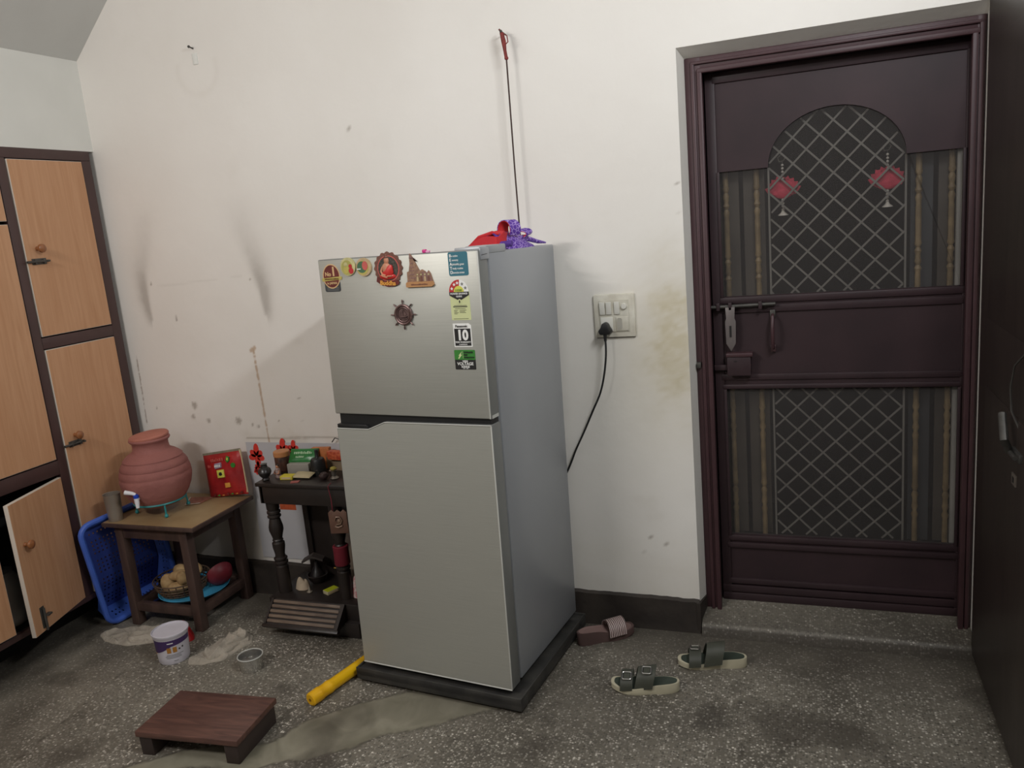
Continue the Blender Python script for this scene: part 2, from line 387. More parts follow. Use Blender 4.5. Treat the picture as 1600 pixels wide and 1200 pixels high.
def wall_col(x, z):
    r = g = b = 1.0
    def mul(k, c):
        nonlocal r, g, b
        r *= 1-k*(1-c[0]); g *= 1-k*(1-c[1]); b *= 1-k*(1-c[2])
    if x < 1.3:
        for P, wd in ((SOOT1, .052), (SOOT2, .060)):
            d, i, t = poly_d(x, z, P); s = (i+t)/(len(P)-1)
            # crisper on the side where the picture frame once hung
            px = P[i][0]+(P[i+1][0]-P[i][0])*t; side = (x-px)*(1 if P is SOOT1 else -1)
            ww = wd*(1.45-.95*s)*((.85-.55*s) if side > 0 else 1.0)
            k = math.exp(-(d/ww)**2)*(.20+.70*math.exp(-((s-.82)/.26)**2))*(1+.35*fbm(x*30, z*30))*sm(0, .35, s)
            mul(min(.75, k), (.52, .50, .48))
        # warm tint, strongest toward the left end of the wall
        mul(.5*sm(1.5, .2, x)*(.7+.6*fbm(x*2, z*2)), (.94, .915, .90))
        d, t = seg_d(x, z, (.028, 1.10), (.018, .79))
        if d < .02:
            k = sm(.0045, .001, d+.003*fbm(x*90, z*60))*(1 if fbm(z*70, 2.2) > -.12 else .25); mul(k*.8, (.38, .3, .25))
        d, t = seg_d(x, z, (.665, 1.105), (.673, .70))
        if d < .03:
            k = sm(.0085, .003, d*(1+.5*t)+.008*fbm(x*60, z*45))*(1 if fbm(z*50, 7.2) > -.16 else .3); mul(k*.8, (.62, .46, .33))
        d, t = seg_d(x, z, (.652, 1.108), (.672, 1.118))
        mul(sm(.011, .005, d)*.8, (.62, .46, .33))
        d, t = seg_d(x, z, (.285, 1.275), (.287, 1.25)); mul(sm(.004, .001, d)*.8, (.35, .3, .28))
        d, t = seg_d(x, z, (.56, .722), (1.1, .732)); mul(sm(.006, .002, d+.004*fbm(x*40, 1))*.6, (.5, .47, .42))
        d, t = seg_d(x, z, (.205, 1.40), (.66, 1.42)); mul(sm(.006, .001, d)*.12*(fbm(x*8, 0) > -.1), (.5, .47, .42))
        # bare grey plaster low on the wall
        k = sm(.0, .10, .47-z+.16*fbm(x*6, z*6))*sm(.58, .50, x+.05*fbm(z*6, 3)); mul(k*.9, (.60, .57, .53))
        k = sm(.9, .65, z)*sm(-.08, .25, fbm(x*9+3, z*7)); mul(k*.22, (.72, .68, .58))
    # yellowed hand marks by the door jamb
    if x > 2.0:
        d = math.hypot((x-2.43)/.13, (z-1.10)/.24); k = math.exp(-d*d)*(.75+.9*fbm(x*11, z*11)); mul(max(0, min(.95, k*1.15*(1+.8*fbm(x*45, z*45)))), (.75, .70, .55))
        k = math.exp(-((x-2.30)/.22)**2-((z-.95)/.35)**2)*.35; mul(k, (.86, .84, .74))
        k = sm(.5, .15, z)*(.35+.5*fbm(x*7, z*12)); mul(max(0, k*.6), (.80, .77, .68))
    # faint arc where a plate used to swing on the nail
    d = abs(math.hypot(x-.60, z-2.24)-.095); mul(math.exp(-(d/.012)**2)*.11*(z < 2.27), (.7, .66, .6))
    for sx, sz, sr in SPOTS:
        dd = math.hypot(x-sx, z-sz)
        if dd < sr*2: mul(sm(sr*1.2, sr*.4, dd+sr*.8*fbm(x*80, z*80))*.75, (.42, .38, .34))
    k = max(0, fbm(x*5+11, z*5)-.26)*1.2; mul(min(.3, k)*(1 if z < 1.2 else .35), (.75, .72, .66))
    return (max(0, r), max(0, g), max(0, b))
def reveal(bm, cl):
    n = lambda p: bm.verts.new(p)
    def q(a, b2, c, d):
        vs = [n(p) for p in (a, b2, c, d)]
        for v in vs: v[cl] = (.93, .93, .92, 1)
        bm.faces.new(vs)
    q((OX0, WY, OZ0), (OX0, WY, OZ1), (FX0, .09, FZ1), (FX0, .09, OZ0))
    q((OX1, WY, OZ0), (OX1, WY+.22, OZ0), (OX1, WY+.22, OZ1), (OX1, WY, OZ1))
    q((OX0, WY, OZ1), (OX1, WY, OZ1), (OX1, .09, FZ1), (FX0, .09, FZ1)); q((FX0, .09, FZ1), (OX1, .09, FZ1), (OX1, .3, FZ1), (FX0, .3, FZ1))
xs = spans((-.05, .0, .05), (0, .20, .004), (.20, .64, .008), (.64, .70, .0035), (.70, .80, .008), (.80, OX0, .014), (OX0, OX1, .1), (OX1, 3.6, .1))
zs = spans((0, .12, .02), (.12, .66, .012), (.66, 1.30, .007), (1.30, 1.7, .008), (1.7, OZ1, .015), (OZ1, 2.35, .012), (2.35, 3.05, .04))
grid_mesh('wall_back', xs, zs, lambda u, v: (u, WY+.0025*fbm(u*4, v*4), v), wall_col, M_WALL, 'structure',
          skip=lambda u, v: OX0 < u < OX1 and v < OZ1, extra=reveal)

PATCH = [(.80, -1.20), (.847, -1.125), (.985, -1.001), (1.236, -.912), (1.258, -.874), (1.30, -.77), (1.417, -.664), (1.557, -.56), (1.95, -.54), (1.91, -.575), (1.791, -.655),
         (1.70, -.735), (1.589, -.80), (1.532, -.861), (1.395, -.969), (1.274, -1.027), (1.053, -1.078), (.98, -1.13), (.9, -1.3)]
def inside(x, y, P):
    c = False; j = len(P)-1
    for i in range(len(P)):
        if (P[i][1] > y) != (P[j][1] > y) and x < (P[j][0]-P[i][0])*(y-P[i][1])/(P[j][1]-P[i][1])+P[i][0]: c = not c
        j = i
    return c
PC = PATCH+[PATCH[0]]
JOINTS = [((.39, -.62), (.52, -1.6)), ((2.62, -.25), (2.78, -1.7)), ((2.0, -.6), (1.62, -.95))]
def floor_col(x, y):
    wx = x+.03*fbm(x*7, y*7, 1); wy = y+.03*fbm(x*7+4, y*7, 2)
    d = poly_d(wx, wy, PC)[0] if (.7 < x < 2.1 and y > -1.4) else 9
    ins = d < 9 and inside(wx, wy, PATCH)
    R = sm(-.006, .006, d if ins else -d) if d < 9 else 0
    # chips are buried under grime near the walls and the cupboards
    G = sm(-.42, .0, y+.18*fbm(x*3, y*3)) * (.85 if x < 1.4 else .6)
    G = max(G, sm(.75, .1, x+.25*fbm(x*3, y*3, 5))*.7, sm(.05, .25, fbm(x*2.2, y*2.2, 9))*.35)
    B = 0
    if d < .02: B = max(B, sm(.008, .002, d+.004*fbm(x*40, y*40))*.7)
    for a, b2 in JOINTS:
        dd = seg_d(x, y, a, b2)[0]
        if dd < .01: B = max(B, sm(.005, .001, dd)*.6*(fbm(x*6, y*6, 3) > -.1))
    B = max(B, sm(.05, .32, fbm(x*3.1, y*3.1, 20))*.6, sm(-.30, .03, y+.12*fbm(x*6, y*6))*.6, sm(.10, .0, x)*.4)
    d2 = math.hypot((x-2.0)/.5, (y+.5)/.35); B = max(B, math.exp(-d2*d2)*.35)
    return (R, G, B)
fx = spans((-.35, 0, .03), (0, 3.4, .0125), (3.4, 4.2, .2)); fy = spans((-5.2, -2.2, .25), (-2.2, -1.6, .03), (-1.6, .05, .0125))
grid_mesh('floor', fx, fy, lambda u, v: (u, v, 0), floor_col, M_FLOOR, 'structure')

def struct(mb, name, **k):
    o = mb.build(name, origin=(0, 0, 0), **k); o['kind'] = 'structure'; return o
b = MB()
b.prism([(-.3, 2.30), (-.02, 2.345), (.0, 2.36), (.68, 3.0), (4.2, 3.0), (4.2, 3.1), (-.3, 3.1)], 'y', -5.2, .05, M_CEIL); struct(b, 'ceiling')
b = MB(); b.box(-.35, -.004, -1.55, WY+.02, 1.99, 2.5, M_WPLAIN); b.box(-.3, -.004, -5.2, -1.55, 0, 2.5, M_WPLAIN); struct(b, 'wall_left')
b = MB(); b.box(3.46, 3.56, -5.2, WY, 0, 3.05, M_WPLAIN); struct(b, 'wall_right')
b = MB(); b.box(-.3, 3.56, -5.3, -5.2, 0, 3.05, M_WPLAIN); struct(b, 'wall_front')
# skirting of dark cement, uneven top edge
b = bmesh.new(); X = spans((0.0, OX0, .02)); prev = None
mbk = MB(); mi = mbk.mi(M_SKIRT)
for i, x in enumerate(X):
    top = .158-.036*x/2.5+.008*fbm(x*5, 0)+.006*fbm(x*25, 3); yf = .010+.004*fbm(x*4, 8)
    ring = [mbk.bm.verts.new(p) for p in ((x, yf-.004, 0), (x, yf, .03), (x, yf+.004, top-.004), (x, WY-.001, top+.003), (x, WY+.01, 0))]
    if prev:
        for k in range(5):
            f = mbk.bm.faces.new((prev[k], ring[k], ring[(k+1) % 5], prev[(k+1) % 5])); f.smooth = True
    prev = ring
mbk.bm.faces.new(prev[::-1]); mbk.prism([(OX0-.01, .008), (OX0+.004, .008), (FX0+.006, .10), (FX0-.01, .10)], 'z', 0, .118, M_SKIRT)
bmesh.ops.recalc_face_normals(mbk.bm, faces=mbk.bm.faces)
struct(mbk, 'baseboard_back')
# raised doorway sill of the same terrazzo
mb = MB(); i = mb.mi(M_FLOOR); cl = mb.bm.verts.layers.float_color.new('stain')
sx = spans((OX0+.008, 3.375, .03)); prof = [(-.012, 0), (-.004, .030), (.002, .040), (.012, .046), (.12, .082), (.30, .082), (.30, 0)]
prev = None
for x in sx:
    ring = []
    for k, (y, z) in enumerate(prof):
        v = mb.bm.verts.new((x, y+.004*fbm(x*6, 1), z)); v[cl] = (0, .45+.5*fbm(x*3, k), .75 if k in (0, 1) else (.5 if k == 3 else .15), 1); ring.append(v)
    if prev:
        for k in range(len(prof)-1):
            f = mb.bm.faces.new((prev[k], ring[k], ring[k+1], prev[k+1])); f.smooth = True
    prev = ring
bmesh.ops.recalc_face_normals(mb.bm, faces=mb.bm.faces)
struct(mb, 'trim_1')
# near-black box added so the outside beyond the door looks dark
mb = MB(); mb.box(2.0, 4.0, 1.4, 1.5, 0, 2.6, M_VOID); mb.box(1.95, 2.0, .26, 1.5, 0, 2.6, M_VOID); mb.box(4.0, 4.05, .26, 1.5, 0, 2.6, M_VOID)
mb.box(2.0, 4.0, .26, 1.5, -.02, 0, M_VOID); mb.box(2.0, 4.0, .26, 1.5, 2.6, 2.65, M_VOID); struct(mb, 'porch_dark_box')

# ------------------------------------------------------------------ screen door in the opening
door = thing('door_1', (2.93, .14, .08), None, None, kind='structure')
mb = MB()   # fixed frame with stepped moulding
for (x0, x1, sgn) in ((FX0, 2.540, 1), (3.332, OX1-.002, -1)):
    mb.box(x0, x1, .085, .20, .05, FZ1, M_DOORF, .004)
    xi = x1 if sgn > 0 else x0
    mb.box(xi-.012, xi+.004, .075, .10, .05, 1.975, M_DOORF, .003)
    mb.box((x0+x1)/2-.006, (x0+x1)/2+.006, .077, .09, .05, 2.0, M_DOORF, .003)
mb.box(FX0+.001, OX1-.003, .0856, .1990, 1.972, FZ1-.0005, M_DOORF, .004)
mb.box(2.5295, 3.3405, .0744, .10, 1.962, 1.978, M_DOORF, .003); mb.box(2.512, 3.350, .0764, .09, 1.990, 2.000, M_DOORF, .003)
mb.build('door_frame', door)
leaf = None
mb = MB()
LX0, LX1 = 2.545, 3.330; A0, A1 = 2.578, 3.318; y0, y1 = .135, .165
def bar(x0, x1, z0, z1, bev=.003): d = 0 if x1-x0 < .1 else .0008+.0006*((z0*1000) % 3); mb.box(x0, x1, y0-d, y1+d*.5, z0, z1, M_DOORM, bev)
bar(LX0, A0, .08, 1.965); bar(A1, LX1, .08, 1.965)
# top sheet with the arch cut out
cx, ch, cw = 2.948, .172, .208; zt = 1.645
arch = circle(cx, zt, cw, ch, 25, math.pi, 0)
mb.prism([(A0, 1.965), (A0, zt)]+[(cx-cw, zt)]+arch[1:-1]+[(cx+cw, zt), (A1, zt), (A1, 1.965)], 'y', y0+.006, y1-.004, M_DOORM)
bar(A0-.01, A1+.01, 1.93, 1.966, .004)
bar(A0-.01, A1+.01, 1.196, 1.222, .006); bar(A0-.01, A1+.01, 1.165, 1.190, .002)
mb.box(A0, A1, y0+.006, y1-.004, .93, 1.20, M_DOORM)
bar(A0-.01, A1+.01, .926, .948); bar(A0-.01, A1+.01, .893, .912, .006)
mb.box(A0, A1, y0+.004, y1, .905, .935, M_DOORM)
bar(A0-.01, A1+.01, .318, .342, .006); bar(A0-.01, A1+.01, .292, .312, .002)
mb.box(A0, A1, y0+.008, y1-.004, .16, .32, M_DOORM)
bar(A0-.01, A1+.01, .148, .170); bar(LX0, LX1, .080, .112, .006); bar(LX0, LX1, .116, .142, .002)
# thin raised lip along each gauze opening
for z0, z1 in ((1.222, 1.645), (.342, .893)):
    mb.box(A0-.004, A0+.006, y0-.004, y0+.004, z0, z1, M_DOORM, .001); mb.box(A1-.006, A1+.004, y0-.004, y0+.004, z0, z1, M_DOORM, .001)
leaf = mb.build('door_leaf', door)
mb = MB()
gz = [(A0, 1.222), (A1, 1.222), (A1, zt), (cx+cw, zt)]+circle(cx, zt, cw, ch, 25, 0, math.pi)[1:-1]+[(cx-cw, zt), (A0, zt)]
b = bmesh.new(); b.faces.new([b.verts.new((p[0], y0+.012, p[1])) for p in gz]); bmesh.ops.triangulate(b, faces=b.faces); mb.absorb(b, M_SCREEN)
mb.build('fly_screen', leaf)
mb = MB(); b = bmesh.new(); b.faces.new([b.verts.new(p) for p in ((A0, y0+.012, .342), (A1, y0+.012, .342), (A1, y0+.012, .893), (A0, y0+.012, .893))]); mb.absorb(b, M_SCREEN); mb.build('fly_screen', leaf)
M_LATT = mat('grey_painted_grille', (126, 122, 114), .55, var=.1)
M_SPIN = mat('tan_turned_wood', (150, 128, 92), .5, var=.2, scale=20)
M_SIDE = mat('brown_grille_panel', (80, 72, 62), .6, var=.2)
lx0, lx1 = 2.740, 3.158
def clipseg(p, d, inside_fn, t0, t1, n=240):
    runs = []; cur = None
    for k in range(n+1):
        t = t0+(t1-t0)*k/n; q = (p[0]+d[0]*t, p[1]+d[1]*t)
        if inside_fn(*q):
            if cur is None: cur = [t, t]
            cur[1] = t
        elif cur: runs.append(cur); cur = None
    if cur: runs.append(cur)
    return runs
def lattice(fn, zc, parent):
    mb = MB(); s = .0417
    for sg in (1, -1):
        for k in range(-26, 27):
            ox = 2.9435+k*2*s
            for a, c in clipseg((ox, zc), (sg*.7071, .7071), fn, -1.2, 1.2):
                if c-a < .01: continue
                L = c-a; mid = (a+c)/2
                X = T(ox+sg*.7071*mid, .176 if sg > 0 else .179, zc+.7071*mid) @ RY(-sg*math.radians(45))
                mb.box(-L/2, L/2, -.0015, .0015, -.003, .003, M_LATT, X=X)
    return mb
fn_u = lambda x, z: lx0 < x < lx1 and 1.215 < z and (z < zt or ((x-cx)/(cw+.004))**2+((z-zt)/(ch+.006))**2 < 1)
mb = lattice(fn_u, 1.609, leaf)
for x in (lx0, lx1): mb.box(x-.003, x+.003, .173, .185, 1.2, zt, M_LATT)
ar = circle(cx, zt, cw+.004, ch+.006, 25, 0, math.pi); mb.tube([(p[0], .178, p[1]) for p in ar], .003, M_LATT, 6)
mb.build('diamond_grille', leaf)
mb = lattice(lambda x, z: lx0 < x < lx1 and .335 < z < .895, .609, leaf)
for x in (lx0, lx1): mb.box(x-.003, x+.003, .173, .185, .335, .9, M_LATT)
mb.build('diamond_grille', leaf)
for z0, z1 in ((1.2, zt+.01), (.33, .9)):
    mb = MB()
    mb.box(2.578, 2.640, .205, .212, z0, z1, M_SIDE); mb.box(2.655, 2.725, .205, .212, z0, z1, M_SIDE)
    mb.box(3.175, 3.24, .205, .212, z0, z1, mat('slate_grille_panel', (62, 64, 66), .6)); mb.box(3.255, 3.29, .205, .212, z0, z1, M_SIDE)
    mb.build('side_panel', leaf)
    for x in (2.598, 2.700, 3.197, 3.291):
        mb = MB(); H = z1-z0; pr = [(.006, z0)]
        for k in range(41):
            t = k/40; band = (.12 < t < .36) or (.62 < t < .86)
            pr.append((.0092+(.0026*math.sin(t*150) if band else 0), z0+H*t))
        pr.append((.006, z1)); mb.lathe(pr, x, .19, M_SPIN, 10); mb.build('turned_spindle', leaf)
    mb = MB(); mb.box(3.303, 3.317, .17, .19, z0, z1, mat('pale_strip', (176, 172, 164), .6)); mb.build('pale_strip', leaf)
# bolt, hasp, lock, pull
mb = MB(); mb.tube([(2.530, .118, 1.190), (2.755, .118, 1.194)], .0065, M_BOLT, 10)
for x in (2.56, 2.60, 2.70): mb.box(x, x+.012, .108, .136, 1.178, 1.205, M_DOORM, .002)
mb.build('sliding_bolt', leaf)
mb = MB(); mb.prism([(2.590, 1.188), (2.622, 1.188), (2.620, 1.150), (2.624, 1.140), (2.622, 1.062), (2.606, 1.035), (2.590, 1.062), (2.588, 1.140), (2.592, 1.150)], 'y', .108, .112, mat('grey_hasp_plate', (122, 114, 112), .45, .3), .0008)
mb.box(2.602, 2.609, .1065, .109, 1.085, 1.125, M_TXTK); mb.tube([(2.59, .114, 1.188), (2.622, .114, 1.188)], .005, M_BOLT)
mb.build('hasp', leaf)
mb = MB(); mb.box(2.590, 2.672, .098, .136, .948, 1.018, M_DOORM, .005); mb.box(2.588, 2.678, .094, .136, 1.016, 1.030, M_DOORF, .003)
mb.box(2.545, 2.595, .118, .136, .965, .985, M_DOORM, .003); mb.box(2.615, 2.624, .0965, .099, 1.000, 1.003, M_TXTK); mb.build('rim_lock', leaf)
mb = MB(); mb.tube([(2.745, .132, 1.155), (2.745, .110, 1.150), (2.745, .098, 1.13), (2.745, .094, 1.10), (2.745, .098, 1.07), (2.745, .110, 1.045), (2.745, .132, 1.040)], .006, M_DOORF)
mb.box(2.736, 2.754, .128, .136, 1.145, 1.172, M_BOLT, .002); mb.box(2.736, 2.754, .128, .136, 1.026, 1.05, M_DOORF, .002); mb.build('pull_handle', leaf)
mb = MB(); mb.box(2.490, 2.505, .070, .086, .985, 1.005, M_BOLT, .002); mb.build('strike_plate', door)

# the open wooden leaf seen edge-on at the right
d2 = thing('door_2', (3.36, 0, .02), None, None, kind='structure')
mb = MB(); mb.box(3.350, 3.385, -.90, .015, .02, 2.06, M_DOORB, .003)
for (ya, yb, za, zb) in ((-.78, -.10, 1.15, 1.92), (-.78, -.10, .18, .95)):
    mb.box(3.3475, 3.352, ya, yb, za, zb, M_DOORB, .0015)
mb.build('door_leaf', d2)
mb = MB(); mb.box(3.340, 3.351, -.555, -.47, .852, .875, M_BOLT, .002)
mb.tube([(3.335, -.475, .863), (3.318, -.50, .90), (3.322, -.45, .955)], .010, M_BOLT, 10); mb.tube([(3.335, -.54, .863), (3.335, -.44, .863)], .006, M_BOLT)
mb.build('latch_handle', d2)
mb = MB(); mb.box(3.344, 3.351, -.505, -.465, .775, .805, mat('worn_strike_plate', (120, 112, 104), .5, .4), .001); mb.box(3.343, 3.345, -.492, -.48, .783, .797, M_TXTK); mb.build('keyhole_plate', d2)
mb = MB(); mb.tube([(3.349, -.545, 1.13), (3.335, -.50, 1.09), (3.333, -.475, 1.03), (3.335, -.485, .97), (3.349, -.50, .93)], .0025, M_BOLT, 6); mb.build('wire_loop', d2)

# lotus hangings behind the gauze
M_PINK = mat('crimson_lotus_cloth', (205, 52, 78), .7, col2=(170, 34, 60), scale=60)
M_BEAD = mat('pearl_bead', (205, 198, 186), .3, var=.1)
for x, side in ((2.784, 'left'), (3.106, 'right')):
    r = thing('lotus_hanging', (x, .196, 1.49), f'crimson lotus flower with beads and bell, hanging at {side} side of screen door arch', 'door hanging', 'lotus hangings on the screen door')
    mb = MB(); mb.tube([(x-.004, .183, 1.683), (x-.014, .190, 1.676), (x-.010, .196, 1.662), (x+.004, .196, 1.664), (x+.010, .19, 1.676), (x+.004, .186, 1.684)], .0022, M_STEEL, 6)
    mb.tube([(x, .196, 1.664), (x, .196, 1.49)], .0012, M_STEEL, 5); mb.build('hook', r)
    mb = MB()
    for k in range(9):
        a = math.radians(-70+17.5*k)
        for zz, L, wd in ((1.555, .062, .017), (1.565, .048, .015)):
            X = T(x, .197+(.004 if L > .05 else -.002), zz) @ RY(a)
            mb.prism([(-.004, 0), (-wd, L*.45), (-wd*.6, L*.8), (0, L), (wd*.6, L*.8), (wd, L*.45), (.004, 0)], 'y', -.001, .001, M_PINK, X=X)
    P = []
    for k in range(37):
        a = math.radians(-22+224*k/36); rr = .040*(1+.13*abs(math.sin(math.radians(-22+224*k/36)*4.5))); P.append((x+rr*math.cos(a), 1.566+rr*math.sin(a)*.82))
    mb.prism(P, 'y', .1895, .1925, M_PINK); mb.ball((x, .196, 1.560), .026, M_PINK, (1.35, .3, .8)); mb.build('lotus_flower', r)
    mb = MB()
    for k in range(5): mb.ball((x, .196, 1.650-.011*k), .0045, M_BEAD, seg=8)
    mb.build('bead_string', r); mb = MB()
    for k in range(4): mb.ball((x, .196, 1.535-.0105*k), .0052, M_BEAD, seg=8)
    mb.build('bead_string', r)
    mb = MB(); mb.lathe([(.0015, 1.505), (.005, 1.500), (.007, 1.494), (.016, 1.487), (.017, 1.484), (.001, 1.486)], x, .196, M_BEAD, 14); mb.build('bell', r)

# ------------------------------------------------------------------ built-in cupboard, left wall
cup = thing('built_in_cupboard', (0, -.6, 0), 'built-in wall cupboard with peach laminate doors and dark maroon frame', 'cupboard')
mb = MB()
fr = lambda ya, yb, za, zb: mb.box(-.03, -.003, ya, yb, za, zb, M_MAROON, .002)
fr(-.042, .004, .158, 1.95); fr(-.438, -.398, .158, 1.95); fr(-1.55, .004, 1.95, 1.99); fr(-.398, -.042, 1.207, 1.252); fr(-1.13, -.438, .70, .758); fr(-1.55, -1.13, .158, 1.95)
fr(-1.55, .004, .135, .158); mb.build('face_frame', cup)
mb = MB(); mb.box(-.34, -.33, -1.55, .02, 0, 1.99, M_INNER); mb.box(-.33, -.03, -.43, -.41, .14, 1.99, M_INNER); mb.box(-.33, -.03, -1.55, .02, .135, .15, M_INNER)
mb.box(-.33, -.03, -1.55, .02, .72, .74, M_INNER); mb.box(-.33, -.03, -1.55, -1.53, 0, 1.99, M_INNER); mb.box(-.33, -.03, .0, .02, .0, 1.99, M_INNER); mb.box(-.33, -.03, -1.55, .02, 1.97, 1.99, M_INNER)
mb.box(-.20, -.19, -1.55, .02, 0, .14, M_INNER); mb.build('carcass', cup)  # plinth board coloured black to paint the shadow under the cupboard
def cdoor(ya, yb, za, zb, X=None, knob=None, bolt=None, vb=None):
    mb = MB(X); mb.box(-.0165, -.0005, ya+.002, yb-.002, za+.002, zb-.002, M_EDGE, .001)
    mb.box(-.001, .0008, ya+.004, yb-.004, za+.004, zb-.004, M_LAM)
    d = mb.build('cupboard_door', cup)
    if knob:
        mb = MB(X); mb.lathe([(.009, 0), (.007, .010), (.010, .016), (.0175, .024), (.0165, .032), (.008, .037), (.0, .038)], 0, 0, mat('brown_wooden_knob', (146, 92, 54), .35, coat=.3), 18, X=T(0, *knob) @ RY(math.pi/2)); mb.build('knob', d)
    if bolt:
        y, z = bolt; mb = MB(X); mb.box(0, .004, y-.002, y+.062, z-.012, z+.012, M_BOLT, .001)
        mb.tube([(.010, y-.030, z), (.010, y+.066, z)], .005, M_BOLT); mb.box(.002, .014, y+.004, y+.012, z-.010, z+.010, M_BOLT, .001); mb.box(.002, .014, y+.044, y+.052, z-.010, z+.010, M_BOLT, .001)
        mb.box(.006, .026, y+.054, y+.062, z-.004, z+.004, M_BOLT, .001); mb.build('tower_bolt', d)
    if vb:
        y, z = vb; mb = MB(X); mb.box(0, .004, y-.012, y+.012, z, z+.085, M_BOLT, .001)
        mb.tube([(.010, y, z-.01), (.010, y, z+.08)], .005, M_BOLT); mb.box(.006, .024, y+.002, y+.026, z+.045, z+.052, M_BOLT, .001); mb.build('tower_bolt', d)
    return d
cdoor(-.396, -.044, 1.255, 1.948, knob=(-.339, 1.602), bolt=(-.372, 1.552))
cdoor(-.396, -.044, .160, 1.205, knob=(-.339, .838), bolt=(-.374, .805))
cdoor(-1.12, -.442, 1.71, 1.948); cdoor(-1.12, -.442, .762, 1.702)
ang = math.atan2(.10, .32); X = T(.003, -.442, 0) @ RZ(ang) @ T(0, .442, 0) @ T(0, 0, 0)
cdoor(-.782, -.444, .160, .692, X=X, knob=(-.735, .520), vb=(-.722, .175))
X = T(.003, -1.115, 0) @ RZ(-math.radians(1.6)) @ T(0, 1.115, 0)
cdoor(-1.113, -.770, .168, .560+.13, X=X)
for z in (.62, .24):
    pass
mb = MB(); mb.lathe([(.06, .152), (.085, .17), (.09, .25), (.08, .34), (.06, .37), (.062, .38), (.0, .385)], -.14, -.70, mat('dull_aluminium', (150, 150, 148), .4, .7)); tag(mb.build('metal_vessel'), 'dull grey metal vessel in the dark gap of the open lower cupboard', 'vessel')

# ------------------------------------------------------------------ fridge
q = [1.37079, -0.52526, 0.0749, -0.10169, -0.0189, 0.00649, 0.58366, 0.57343, 1.4033]
FM = T(q[0], q[1], q[2]) @ RZ(q[3]) @ RX(q[4]) @ RY(q[5]); FW, FD, FH = q[6], q[7], q[8]
fr_ = thing('refrigerator', (0, 0, 0), 'silver two-door refrigerator with stickers, standing on a low black base', 'fridge', M=FM)
mb = MB(FM); mb.box(.002, FW-.001, .070, FD, .0, FH-.010, M_FSIDE, .006); mb.box(.012, FW-.012, .055, .072, .01, FH-.012, M_BLACK)
for x in (.04, FW-.04):
    for y in (.10, FD-.06): mb.lathe([(.018, -.012), (.018, .002)], x, y, M_BLACK, 14)
mb.build('body', fr_)
mb = MB(FM); mb.box(0, FW, 0, .058, .897, FH, M_FEDGE, .004); mb.box(.003, FW-.0045, -.0012, .002, .900, FH-.003, M_FFRONT, .0005)
mb.box(FW-.005, FW-.0005, -.0013, .002, .898, FH-.003, M_FLIP, .0008); mb.box(FW-.001, FW+.001, .008, .050, .897, .907, M_FLIP)
fz = mb.build('freezer_door', fr_)
mb = MB(FM)
prof = [(0, .0), (FW, .0), (FW, .878), (.194, .875), (.128, .849), (0, .848)]
mb.prism(prof, 'y', 0, .058, M_FEDGE, .002)
prof2 = [(.003, .003), (FW-.0045, .003), (FW-.0045, .8745), (.195, .8715), (.129, .8455), (.003, .8445)]
mb.prism(prof2, 'y', -.0012, .001, M_FFRONT)
mb.box(FW-.005, FW-.0005, -.0013, .002, .002, .876, M_FLIP, .0008)
mb.tube([(.002, -.001, .847), (.128, -.001, .848), (.194, -.001, .874), (FW-.002, -.001, .877)], .0018, M_FLIP, 6)
mb.tube([(.002, 0, .0), (FW-.002, 0, .0)], .003, M_FLIP, 6)
fd = mb.build('fridge_door', fr_)
mb = MB(FM); mb.box(.008, FW-.006, .014, .056, .842, .900, M_BLACK); mb.prism([(.0005, .849), (.125, .850), (.118, .862), (.0005, .861)], 'y', .003, .05, M_BLACK, .001); mb.build('handle_recess', fr_)
mb = MB(FM); mb.box(FW-.085, FW+.001, .012, .058, FH-.004, FH+.008, M_FSIDE, .003); mb.box(FW-.075, FW+.001, .056, .185, FH-.014, FH+.010, M_FSIDE, .004)
mb.box(FW-.002, FW+.003, .010, .066, FH-.030, FH+.004, M_FSIDE, .002); mb.tube([(FW+.0035, .014, FH-.016), (FW+.0035, .05, FH-.014)], .0008, M_TXTK, 5); mb.build('hinge_cover', fr_)
FR = T(0, -.0022, 0) @ RX(math.pi/2)      # text/outline plane on the door: x right, y up
def FT(x, z, d=.0): return T(x, -.0022-d, z) @ RX(math.pi/2)
def plate(mb, pts, m, d0, d1): mb.prism(pts, 'y', -.0013-d1, -.0013-d0, m)
# stickers
M_TEALP = mat('teal_sticker', (52, 112, 128), .4, var=.03); M_ESTG = mat('pale_green_sticker', (206, 212, 158), .5, var=.03)
M_RED = mat('signal_red', (190, 40, 44), .45, var=.08); M_GREEN = mat('leaf_green', (58, 134, 52), .45, var=.08, scale=60); M_YG = mat('lime_yellow', (216, 214, 90), .5, var=.05)
mb = MB(FM); plate(mb, rrect(.483, .549, 1.331, 1.401, .006), M_TEALP, 0, .0005)
for k, (a, s) in enumerate((('B', 'e active'), ('E', 'conomy'), ('A', 'dmissibly great'), ('T', 'imely routine'), ('D', 'ownsize stress'))):
    z = 1.390-.0122*k
    mb.text(a, .0125, M_TXTW, FT(.4875, z), 'LEFT', bold=.02); mb.text(s, .0085, M_TXTW, FT(.4960, z-.0005), 'LEFT', bold=.01, sx=.78)
mb.build('teal_sticker', fz, label='teal sticker with five lines of white lettering')
mb = MB(FM); plate(mb, rrect(.479, .545, 1.200, 1.290, .002), M_ESTG, 0, .0004)
cxs, czs = .511, 1.284
plate(mb, [(cxs-.033, czs)]+circle(cxs, czs, .033, .036, 21, math.pi, 0)+[(cxs+.033, czs)], M_TXTW, .0004, .0008)
plate(mb, [(cxs, czs)]+circle(cxs, czs, .033, .036, 15, math.pi, math.radians(84)), M_RED, .0008, .0012)
